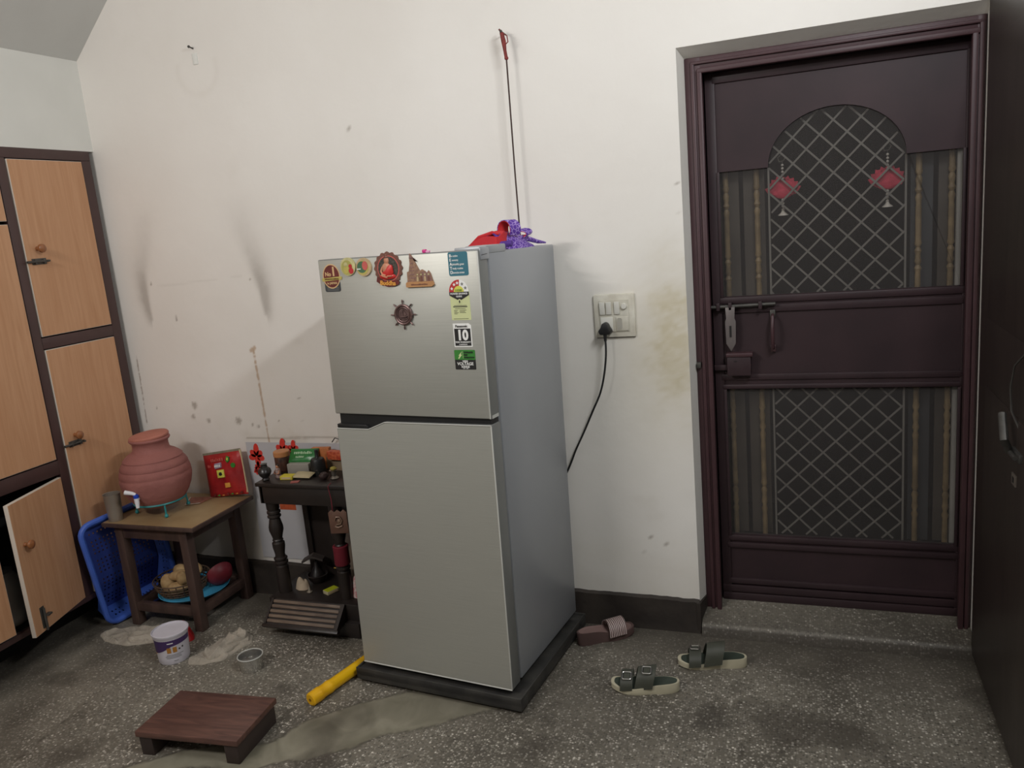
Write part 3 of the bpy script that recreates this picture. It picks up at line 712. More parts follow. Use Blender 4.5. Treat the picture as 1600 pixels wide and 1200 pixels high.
plate(mb, [(cxs, czs)]+circle(cxs, czs, .017, .018, 15, math.pi, 0), M_YG, .0012, .0016)
def star(x, z, r, m, d):
    plate(mb, [(x+(r if k % 2 == 0 else r*.42)*math.sin(math.pi*k/5), z+(r if k % 2 == 0 else r*.42)*math.cos(math.pi*k/5)) for k in range(10)], m, d, d+.0004)
for a, m in ((158, M_TXTW), (125, M_TXTW), (98, M_TXTW), (60, M_FEDGE), (25, M_FEDGE)):
    star(cxs+.025*math.cos(math.radians(a)), czs+.0265*math.sin(math.radians(a)), .0058, m, .0012)
plate(mb, [(.478, 1.284), (.544, 1.284), (.544, 1.274), (.511, 1.257), (.478, 1.274)], M_TXTK, .0008, .0013)
mb.text('POWER SAVINGS', .0075, M_TXTW, FT(.511, 1.2785, .0016), bold=.02); mb.text('GUIDE', .0068, M_TXTW, FT(.511, 1.2705, .0016), bold=.02)
plate(mb, circle(.511, 1.2555, .0062, .0075, 16), M_ESTG, .0014, .0018); plate(mb, circle(.511, 1.2550, .0022, .005, 10), M_TXTK, .0018, .002)
mb.text('3 STAR', .0075, M_GREEN, FT(.511, 1.289, .002), bold=.01)
for k, (x0, x1) in enumerate(((.490, .533), (.487, .535), (.493, .529), (.489, .502), (.489, .499), (.489, .504), (.489, .500), (.508, .531), (.508, .526), (.508, .529), (.486, .536))):
    z = (1.243, 1.2385, 1.2335, 1.2285, 1.225, 1.2215, 1.218, 1.2285, 1.225, 1.2215, 1.2035)[k]
    plate(mb, [(x0, z), (x1, z), (x1, z+(.0028 if k == 1 else .0012)), (x0, z+(.0028 if k == 1 else .0012))], M_TXTK, .0004, .0007)
mb.build('energy_label', fz, label='pale green energy label with red star arc')
mb = MB(FM); plate(mb, [(.480, 1.119), (.542, 1.119), (.542, 1.184), (.534, 1.190), (.480, 1.190)], M_TXTW, 0, .0004)
plate(mb, [(.4835, 1.1225), (.5385, 1.1225), (.5385, 1.1745), (.4835, 1.1745)], M_TXTK, .0004, .0007)
mb.text('Panasonic', .0105, M_TXTK, FT(.509, 1.1815, .0003), bold=.02); mb.text('10', .042, M_TXTW, FT(.511, 1.1535, .0006), bold=.045, sx=.92)
mb.text('YEAR WARRANTY', .0068, M_TXTW, FT(.511, 1.1335, .0006), bold=.02, sx=.95); mb.text('COMPRESSOR', .0045, M_TXTW, FT(.511, 1.1265, .0006), bold=.02)
mb.build('warranty_sticker', fz, label='white and black sticker with a large 10')
mb = MB(FM); plate(mb, rrect(.477, .548, 1.050, 1.110, .003), M_TXTK, 0, .0004)
plate(mb, rrect(.477, .548, 1.080, 1.110, .003), M_GREEN, .0004, .0007)
plate(mb, [(.489, 1.084), (.494, 1.092), (.491, 1.093), (.504, 1.106), (.499, 1.096), (.503, 1.095), (.4925, 1.083)], M_ESTG, .0007, .001)
for k, s in enumerate(('STABILIZER', 'FREE', 'OPERATION')): mb.text(s, .0072, M_TXTK, FT(.509, 1.1025-.0078*k, .0008), 'LEFT', bold=.02, sx=.9)
plate(mb, [(.506, 1.084), (.5068, 1.084), (.5068, 1.106), (.506, 1.106)], M_ESTG, .0007, .001)
mb.text('WIDE', .0072, M_TXTW, FT(.5125, 1.0755, .0003), bold=.03); mb.text('VOLTAGE', .0125, M_TXTW, FT(.5125, 1.0675, .0003), bold=.02); mb.text('RANGE', .0085, M_TXTW, FT(.5125, 1.0585, .0003), bold=.03)
mb.text('130V - 260V', .0038, M_TXTW, FT(.5125, 1.0535, .0003), bold=.01)
mb.build('voltage_sticker', fz, label='green and black sticker reading VOLTAGE')
M_GOLDP = mat('pale_gold_print', (216, 180, 130), .45, var=.05); M_WINE = mat('wine_red_print', (112, 38, 36), .45, col2=(92, 30, 24), scale=30); M_OLGOLD = mat('olive_gold_print', (190, 176, 92), .45, var=.1)
mb = MB(FM); plate(mb, rrect(.020, .082, 1.300, 1.335, .007), mat('charcoal_print', (62, 64, 66), .5), 0, .0004)
plate(mb, circle(.050, 1.3495, .034, .039, 40), M_GOLDP, .0004, .0007); plate(mb, circle(.050, 1.3495, .0305, .0355, 40), M_WINE, .0007, .001)
plate(mb, [(.013, 1.334), (.090, 1.338), (.092, 1.347), (.087, 1.348), (.012, 1.344)], M_OLGOLD, .001, .0014)
mb.text('No', .018, M_GOLDP, FT(.038, 1.356, .0009), bold=.03); mb.text('1', .040, M_GOLDP, FT(.060, 1.363, .0009), bold=.03); mb.text('APPLIANCES COMPANY', .0062, M_WINE, FT(.051, 1.3405, .0013), bold=.01, sx=.85)
mb.text('in JAPAN', .0100, M_GOLDP, FT(.051, 1.3275, .0009), bold=.03)
for z in (1.3125, 1.3085, 1.3045): plate(mb, [(.029, z), (.074, z), (.074, z+.0012), (.029, z+.0012)], M_FEDGE, .0004, .0006)
mb.build('award_sticker', fz, label='oval wine-red and gold sticker with a 1')
# power cord with plug
mb = MB(); pts = []
ctrl = [(2.190, -.012, 1.112), (2.190, -.018, 1.06), (2.180, -.02, .99), (2.160, -.016, .92), (2.125, -.008, .85), (2.085, -.0, .77), (2.048, .004, .70), (2.01, .012, .62), (1.95, .018, .52), (1.85, .018, .40)]
for i in range(len(ctrl)-1):
    p0, p1, p2, p3 = [Vector(ctrl[max(0, min(len(ctrl)-1, i+k))]) for k in (-1, 0, 1, 2)]
    for k in range(6):
        t = k/6; pts.append(.5*((2*p1)+(p2-p0)*t+(2*p0-5*p1+4*p2-p3)*t*t+(3*p1-p0-3*p2+p3)*t**3))
mb.tube(pts, .0036, M_BLACK, 8); cord = mb.build('power_cord', fr_)
mb = MB(); mb.prism([(2.172, 1.128), (2.208, 1.128), (2.213, 1.140), (2.206, 1.150), (2.200, 1.165), (2.192, 1.170), (2.182, 1.168), (2.176, 1.152), (2.167, 1.142)], 'y', -.022, .022, M_BLACK, .004)
mb.tube([(2.190, -.012, 1.134), (2.190, -.014, 1.105)], .006, M_BLACK, 8, radii=[.008, .0045]); mb.build('plug', cord)

# stand
SM = T(q[0], q[1], 0) @ RZ(q[3])
st = thing('fridge_stand', (0, 0, 0), 'dusty black low stand with raised rim under the refrigerator', 'stand', M=SM)
mb = MB(SM); X0, X1, Y0, Y1 = -.022, .622, -.024, .565
for (a, b2, c, d) in ((X0, X1, Y0, Y0+.05), (X0, X1, Y1-.05, Y1), (X0+.0006, X0+.05, Y0+.02, Y1-.02), (X1-.05, X1-.0006, Y0+.02, Y1-.02)):
    mb.box(a, b2, c, d, .014, .052 if b2-a > .2 else .0514, M_STAND, .004)
for (a, b2, c, d) in ((X0, X1, Y0, Y0+.007), (X0, X1, Y1-.007, Y1), (X0+.0005, X0+.007, Y0+.003, Y1-.003), (X1-.007, X1-.0005, Y0+.003, Y1-.003)):
    mb.box(a, b2, c, d, .03, .060 if b2-a > .2 else .0595, M_STAND, .0025)
mb.box(X0+.004, X1-.004, Y0+.006, Y1-.006, .040, .0505, M_STAND)
mb.build('rim_frame', st)
for x in (X0+.07, X1-.07):
    for y in (Y0+.08, Y1-.08):
        mb = MB(SM); mb.lathe([(.03, 0), (.032, .006), (.026, .016)], x, y, M_BLACK, 16); mb.build('foot', st)

# magnets (rest on the freezer door)
def on_fridge(mb, name, label, cat='fridge magnet', group=None):
    c = FM @ Vector((mb_c[0], -.0013, mb_c[1])); o = mb.build(name, origin=c); return tag(o, label, cat, group)
M_CREAM = mat('cream_ceramic', (202, 194, 140), .4, var=.1, scale=60); M_CREAM2 = mat('sand_ceramic', (196, 170, 130), .4, var=.1, scale=60)
M_DGREEN = mat('bottle_green_print', (70, 110, 76), .45); M_SALM = mat('salmon_print', (206, 96, 88), .45)
mb = MB(FM); mb_c = (.121, 1.377); plate(mb, circle(*mb_c, .0285, .0285, 36), M_CREAM, 0, .005); plate(mb, circle(.118, 1.374, .021, .023, 30), mat('pale_olive_print', (176, 170, 92), .45), .005, .0056)
plate(mb, circle(.1145, 1.384, .007, .007, 14), M_CREAM, .0056, .0062); plate(mb, circle(.1145, 1.368, .0095, .013, 16), M_OLGOLD, .0056, .0062)
plate(mb, circle(.1315, 1.378, .0065, .0065, 14), M_RED, .0056, .0062); plate(mb, circle(.133, 1.364, .009, .010, 16), M_RED, .0056, .0062)
on_fridge(mb, 'round_magnet', 'round cream fridge magnet with red and olive figures, beside the oval gold sticker', group='round fridge magnets')
mb = MB(FM); mb_c = (.181, 1.373); plate(mb, circle(*mb_c, .0285, .0285, 36), M_CREAM2, 0, .005); plate(mb, circle(.178, 1.371, .0215, .022, 30), M_OLGOLD, .005, .0056)
plate(mb, circle(.1755, 1.373, .018, .018, 24), M_DGREEN, .0056, .006); plate(mb, circle(.1875, 1.377, .0105, .014, 20), M_SALM, .006, .0066); plate(mb, [(.156, 1.366), (.170, 1.366), (.171, 1.369), (.156, 1.369)], M_TXTW, .006, .0066)
on_fridge(mb, 'round_magnet', 'round sandy fridge magnet with green and salmon picture, beside the monk magnet', group='round fridge magnets')
# seated monk magnet
M_BRZ = mat('bronze_scallop', (128, 84, 70), .4, .2, var=.15, scale=80); M_DGR = mat('dark_filigree', (84, 78, 66), .5, var=.4, scale=160); M_SKIN = mat('painted_skin_tone', (206, 142, 110), .5)
M_ROBE = mat('scarlet_robe_enamel', (204, 48, 44), .35, var=.1, scale=40); M_ORG = mat('orange_gold_lettering', (226, 160, 70), .4, var=.1)
mb = MB(FM); mb_c = (.271, 1.362); P = []
for k in range(72):
    a = 2*math.pi*k/72; rr = 1+.045*math.cos(a*16); P.append((.271+.050*rr*math.cos(a), 1.365+.049*rr*math.sin(a)))
plate(mb, P, M_BRZ, 0, .004); plate(mb, circle(.272, 1.364, .040, .040, 36), M_SALM, .004, .0045); plate(mb, circle(.272, 1.364, .0365, .037, 36), M_DGR, .0045, .005)
plate(mb, [(.225, 1.326), (.240, 1.316), (.262, 1.309), (.285, 1.309), (.304, 1.314), (.309, 1.322), (.300, 1.329), (.270, 1.325), (.245, 1.331), (.229, 1.342)], M_WINE, .003, .0055)
mb.text('Buddha', .019, M_ORG, FT(.267, 1.3195, .0055) @ RZ(math.radians(-3)), bold=.03, extr=.0008)
YM = -.0063
mb.ball((.268, YM, 1.389), .0105, M_SKIN, (.85, .35, 1.1)); mb.ball((.268, YM, 1.3985), .0085, M_BRZ, (1, .4, .7)); mb.ball((.268, YM, 1.4045), .0035, M_BRZ, (1, .5, 1))
mb.ball((.266, YM, 1.365), .0165, M_SKIN, (1, .3, 1.05)); mb.box(.2645, .2715, YM-.002, YM+.002, 1.374, 1.384, M_SKIN, .001)
mb.prism([(.284, 1.376), (.289, 1.372), (.291, 1.350), (.285, 1.343), (.252, 1.343), (.250, 1.352), (.262, 1.358), (.274, 1.372)], 'y', YM-.005, YM+.001, M_ROBE, .0015)
mb.tube([(.253, YM-.002, 1.370), (.247, YM-.003, 1.357), (.252, YM-.004, 1.347), (.264, YM-.005, 1.343)], .0034, M_SKIN, 8)
mb.ball((.268, YM, 1.340), .030, M_ROBE, (1, .16, .33)); mb.tube([(.247, YM-.0045, 1.345), (.262, YM-.006, 1.339), (.27, YM-.006, 1.337)], .0022, M_SKIN, 6); mb.tube([(.270, YM-.006, 1.341), (.285, YM-.0055, 1.341)], .0022, M_SKIN, 6)
on_fridge(mb, 'monk_magnet', 'scalloped bronze fridge magnet of a seated red-robed monk over gold lettering')
# tower building magnet
M_BLDG = mat('painted_brown_relief', (160, 124, 98), .5, col2=(128, 96, 78), scale=120); M_BLDGP = mat('mauve_relief', (150, 112, 104), .5, var=.2, scale=150)
mb = MB(FM); mb_c = (.382, 1.350)
plate(mb, [(.333, 1.304), (.424, 1.304), (.430, 1.309), (.427, 1.320), (.337, 1.320), (.333, 1.316)], mat('honey_wood_base', (186, 136, 88), .45), 0, .008)
plate(mb, [(.337, 1.320), (.338, 1.350), (.345, 1.352), (.350, 1.375), (.351, 1.404), (.354, 1.405), (.362, 1.392), (.371, 1.375), (.383, 1.352), (.392, 1.356), (.402, 1.350), (.408, 1.344), (.414, 1.352), (.420, 1.344), (.427, 1.320)], M_BLDG, 0, .004)
plate(mb, [(.353, 1.404), (.350, 1.390), (.368, 1.388), (.364, 1.393), (.376, 1.382), (.374, 1.380), (.362, 1.390)], M_BLDGP, .003, .005)
plate(mb, [(.392, 1.320), (.392, 1.350), (.402, 1.346), (.414, 1.348), (.420, 1.340), (.424, 1.320)], M_BLDGP, .004, .0055)
for k in range(5): plate(mb, [(.347+.001*k, 1.330+.011*k), (.366-.001*k, 1.330+.011*k), (.366-.001*k, 1.333+.011*k), (.347+.001*k, 1.333+.011*k)], M_BLDGP, .004, .0048)
for k in range(4):
    x = .372+.013*k; plate(mb, [(x, 1.321), (x+.007, 1.321), (x+.007, 1.333), (x+.0035, 1.337), (x, 1.333)], M_BRZ if k % 2 else M_CREAM2, .0055, .0062)
    plate(mb, [(x+.001, 1.339), (x+.006, 1.339), (x+.006, 1.343), (x+.001, 1.343)], M_CREAM, .0055, .006)
scribble(mb, .352, .410, -.0092, .005, M_BRZ, T(0, 0, 1.312), 21)
on_fridge(mb, 'tower_magnet', 'brown relief fridge magnet of a tall pointed tower building on a wooden base')
# ship wheel magnet
M_PEW = mat('coppery_pewter', (128, 104, 100), .35, .6, col2=(92, 72, 70), scale=90)
mb = MB(FM); mb_c = (.311, 1.221); cx0, cz0 = mb_c
def ringp(r, w, y, m, tr): mb.tube([(cx0+r*math.cos(2*math.pi*k/36), y, cz0+r*math.sin(2*math.pi*k/36)) for k in range(36)], tr, m, 8, closed=True)
plate(mb, circle(cx0, cz0, .026, .026, 32), M_PEW, 0, .003); ringp(.029, 0, -.006, M_PEW, .0042); ringp(.0225, 0, -.006, M_PEW, .0018)
for k in range(8):
    a = math.pi*k/4; c, s = math.cos(a), math.sin(a)
    mb.tube([(cx0+c*r, -.006, cz0+s*r) for r in (.030, .036, .040, .044, .0465)], .002, M_PEW, 8, radii=[.0022, .0016, .0028, .0022, .0012])
mb.prism([(cx0-.012, cz0-.004), (cx0+.014, cz0-.004), (cx0+.010, cz0-.010), (cx0-.008, cz0-.010)], 'y', -.008, -.003, M_PEW, .0008)
mb.prism([(cx0+.001, cz0-.003), (cx0+.001, cz0+.015), (cx0+.013, cz0-.001)], 'y', -.007, -.003, M_PEW); mb.prism([(cx0-.001, cz0-.003), (cx0-.001, cz0+.012), (cx0-.010, cz0-.001)], 'y', -.007, -.003, M_PEW)
mb.tube([(cx0-.018, -.005, cz0-.013), (cx0-.008, -.006, cz0-.011), (cx0+.002, -.005, cz0-.014), (cx0+.014, -.006, cz0-.012)], .0015, M_PEW, 6)
on_fridge(mb, 'ship_wheel_magnet', 'small coppery ship wheel magnet with a sailing boat, below the monk magnet')
# pink clip on top
mb = MB(FM); mb.box(.384, .396, .016, .030, FH, FH+.011, mat('hot_pink_plastic', (220, 50, 140), .4), .003); mb.box(.395, .408, .018, .028, FH, FH+.007, mat('pale_pink_plastic', (236, 170, 205), .4), .002)
tag(mb.build('hair_clip'), 'tiny bright pink clip on the top front edge of the refrigerator', 'clip')
# bag on top
M_PUR = mat('purple_patterned_cloth', (98, 62, 156), .8, col2=(70, 42, 124), scale=45); M_REDC = mat('red_lining_cloth', (206, 42, 48), .75, col2=(176, 30, 40), scale=9)
def printed():
    m = bpy.data.materials.new('purple_print_cloth'); m.use_nodes = True; N = m.node_tree.nodes; L = m.node_tree.links
    tc = N.new('ShaderNodeTexCoord'); v = N.new('ShaderNodeTexVoronoi'); v.inputs['Scale'].default_value = 75; v.feature = 'DISTANCE_TO_EDGE'
    L.new(tc.outputs['Object'], v.inputs['Vector']); r = N.new('ShaderNodeValToRGB'); r.color_ramp.elements[0].position = .03; r.color_ramp.elements[1].position = .09
    r.color_ramp.elements[0].color = (*srgb((176, 150, 214)), 1); r.color_ramp.elements[1].color = (*srgb((92, 54, 156)), 1)
    L.new(v.outputs[0], r.inputs[0]); L.new(r.outputs[0], N['Principled BSDF'].inputs['Base Color']); N['Principled BSDF'].inputs['Roughness'].default_value = .8
    return m
M_PRT = printed()
def fp(x, y, z): return FM @ Vector((x, y, z))
bag = thing('cloth_bag', fp(.52, .30, FH), 'crumpled purple patterned cloth bag with red lining on top of refrigerator', 'bag')
def heap(mb, cx, cy, rx, ry, h, m, seed, z0, tilt=0, fold=.35, nn=(26, 12)):
    b = bmesh.new(); rings = []
    for j in range(nn[1]+1):
        s = j/nn[1]; ring = []
        for i in range(nn[0]):
            a = 2*math.pi*i/nn[0]; wob = 1+.16*noise.noise(Vector((math.cos(a)*1.6+seed, math.sin(a)*1.6, seed)))
            x = cx+rx*s*wob*math.cos(a); y = cy+ry*s*wob*math.sin(a)
            ridge = abs(noise.noise(Vector((x*22+seed, y*22, seed*1.7))))*2
            z = z0+h*max(0, (1-s**2.6))*(1-fold+fold*ridge*1.4)+tilt*(x-cx)*(1-s)
            ring.append(b.verts.new((x, y, max(z0, z))))
        rings.append(ring)
    for j in range(nn[1]):
        for i in range(nn[0]): b.faces.new((rings[j][i], rings[j+1][i], rings[j+1][(i+1) % nn[0]], rings[j][(i+1) % nn[0]]))
    b.faces.new(rings[-1])
    bmesh.ops.remove_doubles(b, verts=b.verts, dist=1e-5); bmesh.ops.recalc_face_normals(b, faces=b.faces)
    mb.absorb(b, m)
BT = FH-.010
mb = MB(FM); heap(mb, .500, .36, .072, .150, .040, M_PRT, 3.1, BT); heap(mb, .525, .35, .05, .10, .052, M_PRT, 8.1, BT)
mb.tube([(.54, .34, BT+.03), (.545, .42, BT+.030), (.555, .50, BT+.014), (.560, .555, BT+.008)], .008, M_PRT, 8, radii=[.012, .010, .007, .003])
mb.tube([(.42, .25, BT+.006), (.46, .25, BT+.018), (.52, .24, BT+.016), (.58, .24, BT+.018)], .01, M_PUR, 8, radii=[.012, .012, .009, .01]); mb.build('purple_fabric', bag)
mb = MB(FM)
b = bmesh.new(); R_ = []
for j in range(9):
    t = j/8; y = .22+.12*t; ring = []
    for i in range(15):
        s = i/14; x = .432+.105*s; h = .016+.040*math.sin(min(1, s*1.1)*math.pi*.62)*(.6+.4*math.sin(t*math.pi))+.004*math.sin(t*14+s*3)
        ring.append(b.verts.new((x+.008*math.sin(t*5), y, BT+.002+h)))
    R_.append(ring)
for j in range(8):
    for i in range(14): b.faces.new((R_[j][i], R_[j][i+1], R_[j+1][i+1], R_[j+1][i]))
ext = bmesh.ops.extrude_face_region(b, geom=b.faces[:])
for v in [g for g in ext['geom'] if isinstance(g, bmesh.types.BMVert)]: v.co.z = BT+.003
bmesh.ops.recalc_face_normals(b, faces=b.faces); mb.absorb(b, M_REDC)
mb.tube([(.432, .232, BT+.018), (.47, .228, BT+.043), (.52, .228, BT+.055), (.54, .235, BT+.05)], .006, M_REDC, 8, radii=[.003, .006, .006, .004]); mb.build('red_lining', bag)
def loop(pts, wv, m_out, m_in):
    mb = MB(FM); P = [Vector(p) for p in pts]; c = sum(P, Vector())/len(P)
    mb.ribbon(P, wv, m_out, .002); mb.ribbon([p+(c-p).normalized()*.0025 for p in P], wv, m_in, .0015); mb.build('handle_loop', bag)
def arcp(cx, cz, rx, rz, y, a0, a1, n=16, dy=.0, rot=0):
    o = []
    for k in range(n):
        a = math.radians(a0+(a1-a0)*k/(n-1)); x = rx*math.cos(a); z = rz*math.sin(a); cr, sr = math.cos(rot), math.sin(rot)
        o.append((cx+x*cr-z*sr, y+dy*k/n, cz+x*sr+z*cr))
    return o
loop(arcp(.535, BT+.062, .024, .030, .32, 220, -40), (.010, .018, 0), M_PRT, M_REDC)
loop(arcp(.545, BT+.046, .026, .012, .40, 190, -120), (.004, .014, .004), M_PRT, M_REDC)
loop(arcp(.520, BT+.035, .018, .020, .235, 210, -60), (.004, .011, 0), M_PUR, M_PUR)

# ------------------------------------------------------------------ switchboard, string, nail on the wall
M_SWF = mat('ivory_switch_frame', (226, 222, 208), .4, col2=(202, 196, 180), scale=20); M_SWI = mat('ivory_switch_inner', (214, 210, 196), .4, col2=(196, 191, 175), scale=25); M_SWW = mat('white_rocker', (224, 222, 212), .35, var=.03)
sw = thing('switchboard', (2.22, WY, 1.19), 'ivory square switchboard with rockers and black plug, on wall beside door', 'switchboard')
mb = MB(); x0, x1, z0, z1 = 2.147, 2.293, 1.113, 1.265
mb.box(x0, x1, WY-.012, WY+.004, z0, z1, M_SWF, .004); mb.box(x0+.020, x1-.020, WY-.015, WY-.010, z0+.020, z1-.020, M_SWI, .001)
mb.box(x0+.004, x1-.004, WY-.002, WY+.003, z0-.0035, z0, mat('grimy_edge', (90, 84, 76), .7)); mb.build('frame', sw)
for xa, xb in ((2.170, 2.189), (2.193, 2.212), (2.222, 2.241)):
    mb = MB(); mb.box(xa, xb, WY-.020, WY-.014, 1.196, 1.240, M_SWW, .0015, X=T(0, WY, 1.2) @ RX(.06) @ T(0, -WY, -1.2)); mb.build('rocker_switch', sw)
mb = MB(); mb.lathe([(.011, 0), (.011, .004), (.009, .009), (0, .0095)], 0, 0, M_SWW, 20, X=T(2.257, WY-.014, 1.222) @ RX(math.pi/2)); mb.build('regulator_knob', sw)
mb = MB(); mb.box(2.171, 2.215, WY-.018, WY-.014, 1.136, 1.186, M_SWW, .002); mb.build('socket_outlet', sw)
mb = MB(); mb.box(2.226, 2.270, WY-.018, WY-.014, 1.136, 1.186, M_SWI, .002)
mb.prism(rrect(2.230, 2.248, 1.141, 1.182, .007), 'y', WY-.0188, WY-.017, mat('greyed_blank', (178, 174, 162), .5)); mb.build('blank_module', sw)
stn = thing('hanging_string', (1.908, WY, 2.17), 'dark brown string with red knotted end hanging from wall nail above refrigerator', 'string')
M_REDT = mat('faded_red_thread', (140, 60, 56), .8, var=.2, scale=90)
mb = MB(); mb.tube([(1.913, -.018, 2.085), (1.912, -.020, 1.9), (1.910, -.020, 1.7), (1.909, -.018, 1.5), (1.908, -.012, 1.484)], .0028, mat('brown_cord', (74, 56, 52), .8), 6); mb.build('cord', stn)
mb = MB(); mb.tube([(1.895, -.005, 2.172), (1.903, -.016, 2.165), (1.908, -.018, 2.14), (1.910, -.018, 2.11), (1.913, -.018, 2.082)], .005, M_REDT, 8, radii=[.003, .007, .0085, .006, .006])
mb.ball((1.913, -.018, 2.085), .007, M_REDT); mb.tube([(1.906, -.02, 2.165), (1.922, -.02, 2.155), (1.924, -.02, 2.135), (1.914, -.02, 2.128)], .002, M_REDT, 6); mb.tube([(1.897, -.006, 2.174), (1.892, -.010, 2.182)], .003, M_REDT, 6); mb.build('knot', stn)
mb = MB(); mb.tube([(1.900, WY+.004, 2.170), (1.902, -.020, 2.172)], .0025, M_BOLT, 8); mb.ball((1.902, -.021, 2.172), .005, M_BOLT, seg=8); mb.build('nail', stn)
mb = MB(); mb.tube([(.597, WY+.004, 2.318), (.597, WY-.022, 2.322)], .0028, M_BOLT, 8); mb.ball((.597, WY-.023, 2.322), .0055, M_BOLT, seg=8)
mb.box(.588, .612, WY-.003, WY+.002, 2.258, 2.300, M_WPLAIN, .002); tag(mb.build('wall_nail'), 'lone small nail high on the bare wall above the clay pot', 'nail')

# poster behind the shrine
ps = thing('poster', (.80, WY, .19), 'white poster with red petals and an orange strip, low on the wall behind the shrine', 'poster')
mb = MB(); mb.box(.553, 1.15, WY-.006, WY-.0035, .172, .706, mat('poster_white', (196, 196, 200), .6, var=.02)); mb.build('sheet', ps)
M_PET = mat('petal_red', (222, 60, 48), .6, var=.05)
def petal(x, z, L, wd, a):
    X = T(x, WY-.0062, z) @ RY(a); mb.prism([(p[0], L*.52+p[1]) for p in circle(0, 0, wd*1.05, L*.46, 16)], 'y', -.0004, .0004, M_PET, X=X)
for x, z, s in ((.600, .640, 1), (.600, .590, .5), (.588, .572, .35), (.74, .665, 1), (.795, .67, .8), (.635, .463, .6)):
    mb = MB(); mb.prism(circle(x, z, .008*s, .008*s, 12), 'y', WY-.0064, WY-.0058, M_PET)
    for a in (-95, -45, 5, 50, 100, 170): petal(x, z, .052*s*(1.2 if a == 5 else .8), .0135*s, math.radians(a))
    mb.build('petal_print', ps)
mb = MB(); mb.box(.682, .765, WY-.0066, WY-.005, .402, .441, mat('orange_strip', (206, 96, 54), .6, var=.15, scale=60)); mb.build('orange_strip', ps)

# ------------------------------------------------------------------ side table with things on and under it
tb = thing('side_table', (.33, -.19, 0), 'small dark wooden table with worn olive top, beside the cupboard', 'table')
mb = MB(); mb.box(.095, .568, -.382, .002, .452, .470, M_TABLE, .003); mb.box(.100, .563, -.377, -.003, .4695, .4712, M_TTOP); mb.build('tabletop', tb)
TL, TR_, TF, TK = .128, .502, -.352, -.018; lw = .040
for x in (TL, TR_-lw):
    for y in (TF, TK-lw):
        mb = MB(); mb.box(x, x+lw, y, y+lw, 0, .453, M_TABLE, .003); mb.build('leg', tb)
mb = MB()
for y in (TF+.004, TK-.026): mb.box(TL+.01, TR_-.01, y, y+.022, .395, .453, M_TABLE, .002)
for x in (TL+.004, TR_-.026): mb.box(x, x+.022, TF+.01, TK-.01, .395, .453, M_TABLE, .002)
mb.build('apron', tb)
for (a, b2, c, d) in ((TL+.01, TR_-.01, TF+.008, TF+.036), (TL+.01, TR_-.01, TK-.03, TK-.006), (TL+.006, TL+.034, TF+.01, TK-.01), (TR_-.034, TR_-.006, TF+.01, TK-.01)):
    mb = MB(); mb.box(a, b2, c, d, .062, .100, M_TABLE, .003); mb.build('stretcher', tb)

PX, PY = .275, -.225
ps_ = thing('pot_stand', (PX, PY, .4712), 'teal wire ring stand with ball feet under the clay pot', 'stand')
mb = MB(); mb.tube([(PX+.102*math.cos(2*math.pi*k/40), PY+.102*math.sin(2*math.pi*k/40), .528) for k in range(40)], .0045, M_TEAL, 8, closed=True); mb.build('ring', ps_)
for a in (-158, -38, 52, 142):
    c, s = math.cos(math.radians(a)), math.sin(math.radians(a)); mb = MB()
    mb.tube([(PX+.101*c, PY+.101*s, .528), (PX+.104*c, PY+.104*s, .50), (PX+.106*c, PY+.106*s, .478)], .0035, M_TEAL, 8); mb.ball((PX+.106*c, PY+.106*s, .4795), .0085, M_TEAL, seg=12); mb.build('leg', ps_)
pot = thing('clay_water_pot', (PX, PY, .50), 'round terracotta water pot with lid and white tap, on teal stand', 'pot')
prof = [(.0, .500), (.055, .503), (.085, .514), (.104, .533), (.120, .556), (.134, .586), (.1405, .612)]
for z, r in ((.625, .1425), (.640, .142), (.644, .1395), (.648, .1415), (.663, .1385), (.672, .1355), (.676, .1325), (.680, .1345), (.695, .127), (.705, .1195), (.709, .1165), (.713, .118), (.725, .106), (.735, .092), (.742, .079), (.748, .0725), (.765, .070), (.780, .071), (.786, .078), (.792, .0815), (.798, .079)):
    prof.append((r, z))
mb = MB(); mb.lathe(prof+[(.070, .800), (.066, .78), (.0, .78)], PX, PY, M_CLAY, 56, wob=.012); body = mb.build('pot_body', pot, angle=60)
mb = MB(); mb.lathe([(.0, .796), (.074, .796), (.0785, .800), (.079, .806), (.075, .811), (.060, .814), (.0, .816)], PX, PY, M_CLAYL, 48, X=T(PX, PY, .8) @ RX(.05) @ RY(-.04) @ T(-PX, -PY, -.8)); mb.build('lid', pot)
TM = T(.288, -.352, .572) @ RZ(math.radians(-62))      # x axis points away from the pot
mb = MB(TM); mb.tube([(-.03, 0, .004), (.0, 0, .004), (.016, 0, .004)], .009, M_WHITE, 12, radii=[.012, .010, .009]); mb.tube([(.016, 0, .012), (.016, 0, -.010), (.018, 0, -.032)], .008, M_WHITE, 12, radii=[.010, .0095, .0065]); mb.ball((-.012, 0, .004), .015, M_WHITE, (.35, 1, 1))
tp = mb.build('tap', pot, label='white plastic tap')
mb = MB(TM); mb.lathe([(.0105, .010), (.0105, .022), (.007, .024)], .016, 0, mat('cobalt_ring', (34, 74, 190), .4), 16); mb.tube([(.016, 0, .024), (.014, -.012, .030), (.010, -.042, .037)], .006, M_WHITE, 10, radii=[.006, .0075, .0095]); mb.build('tap_lever', tp)

mb = MB(); mb.lathe([(.0, .4712), (.026, .4712), (.0275, .474), (.029, .50), (.0335, .586), (.0345, .588), (.0325, .587), (.028, .50), (.026, .478), (.0, .477)], .140, -.343, mat('dull_steel_tumbler', (160, 150, 138), .35, .5, var=.06), 32)
tag(mb.build('steel_tumbler'), 'dull steel tumbler on the front left corner of the table', 'tumbler')
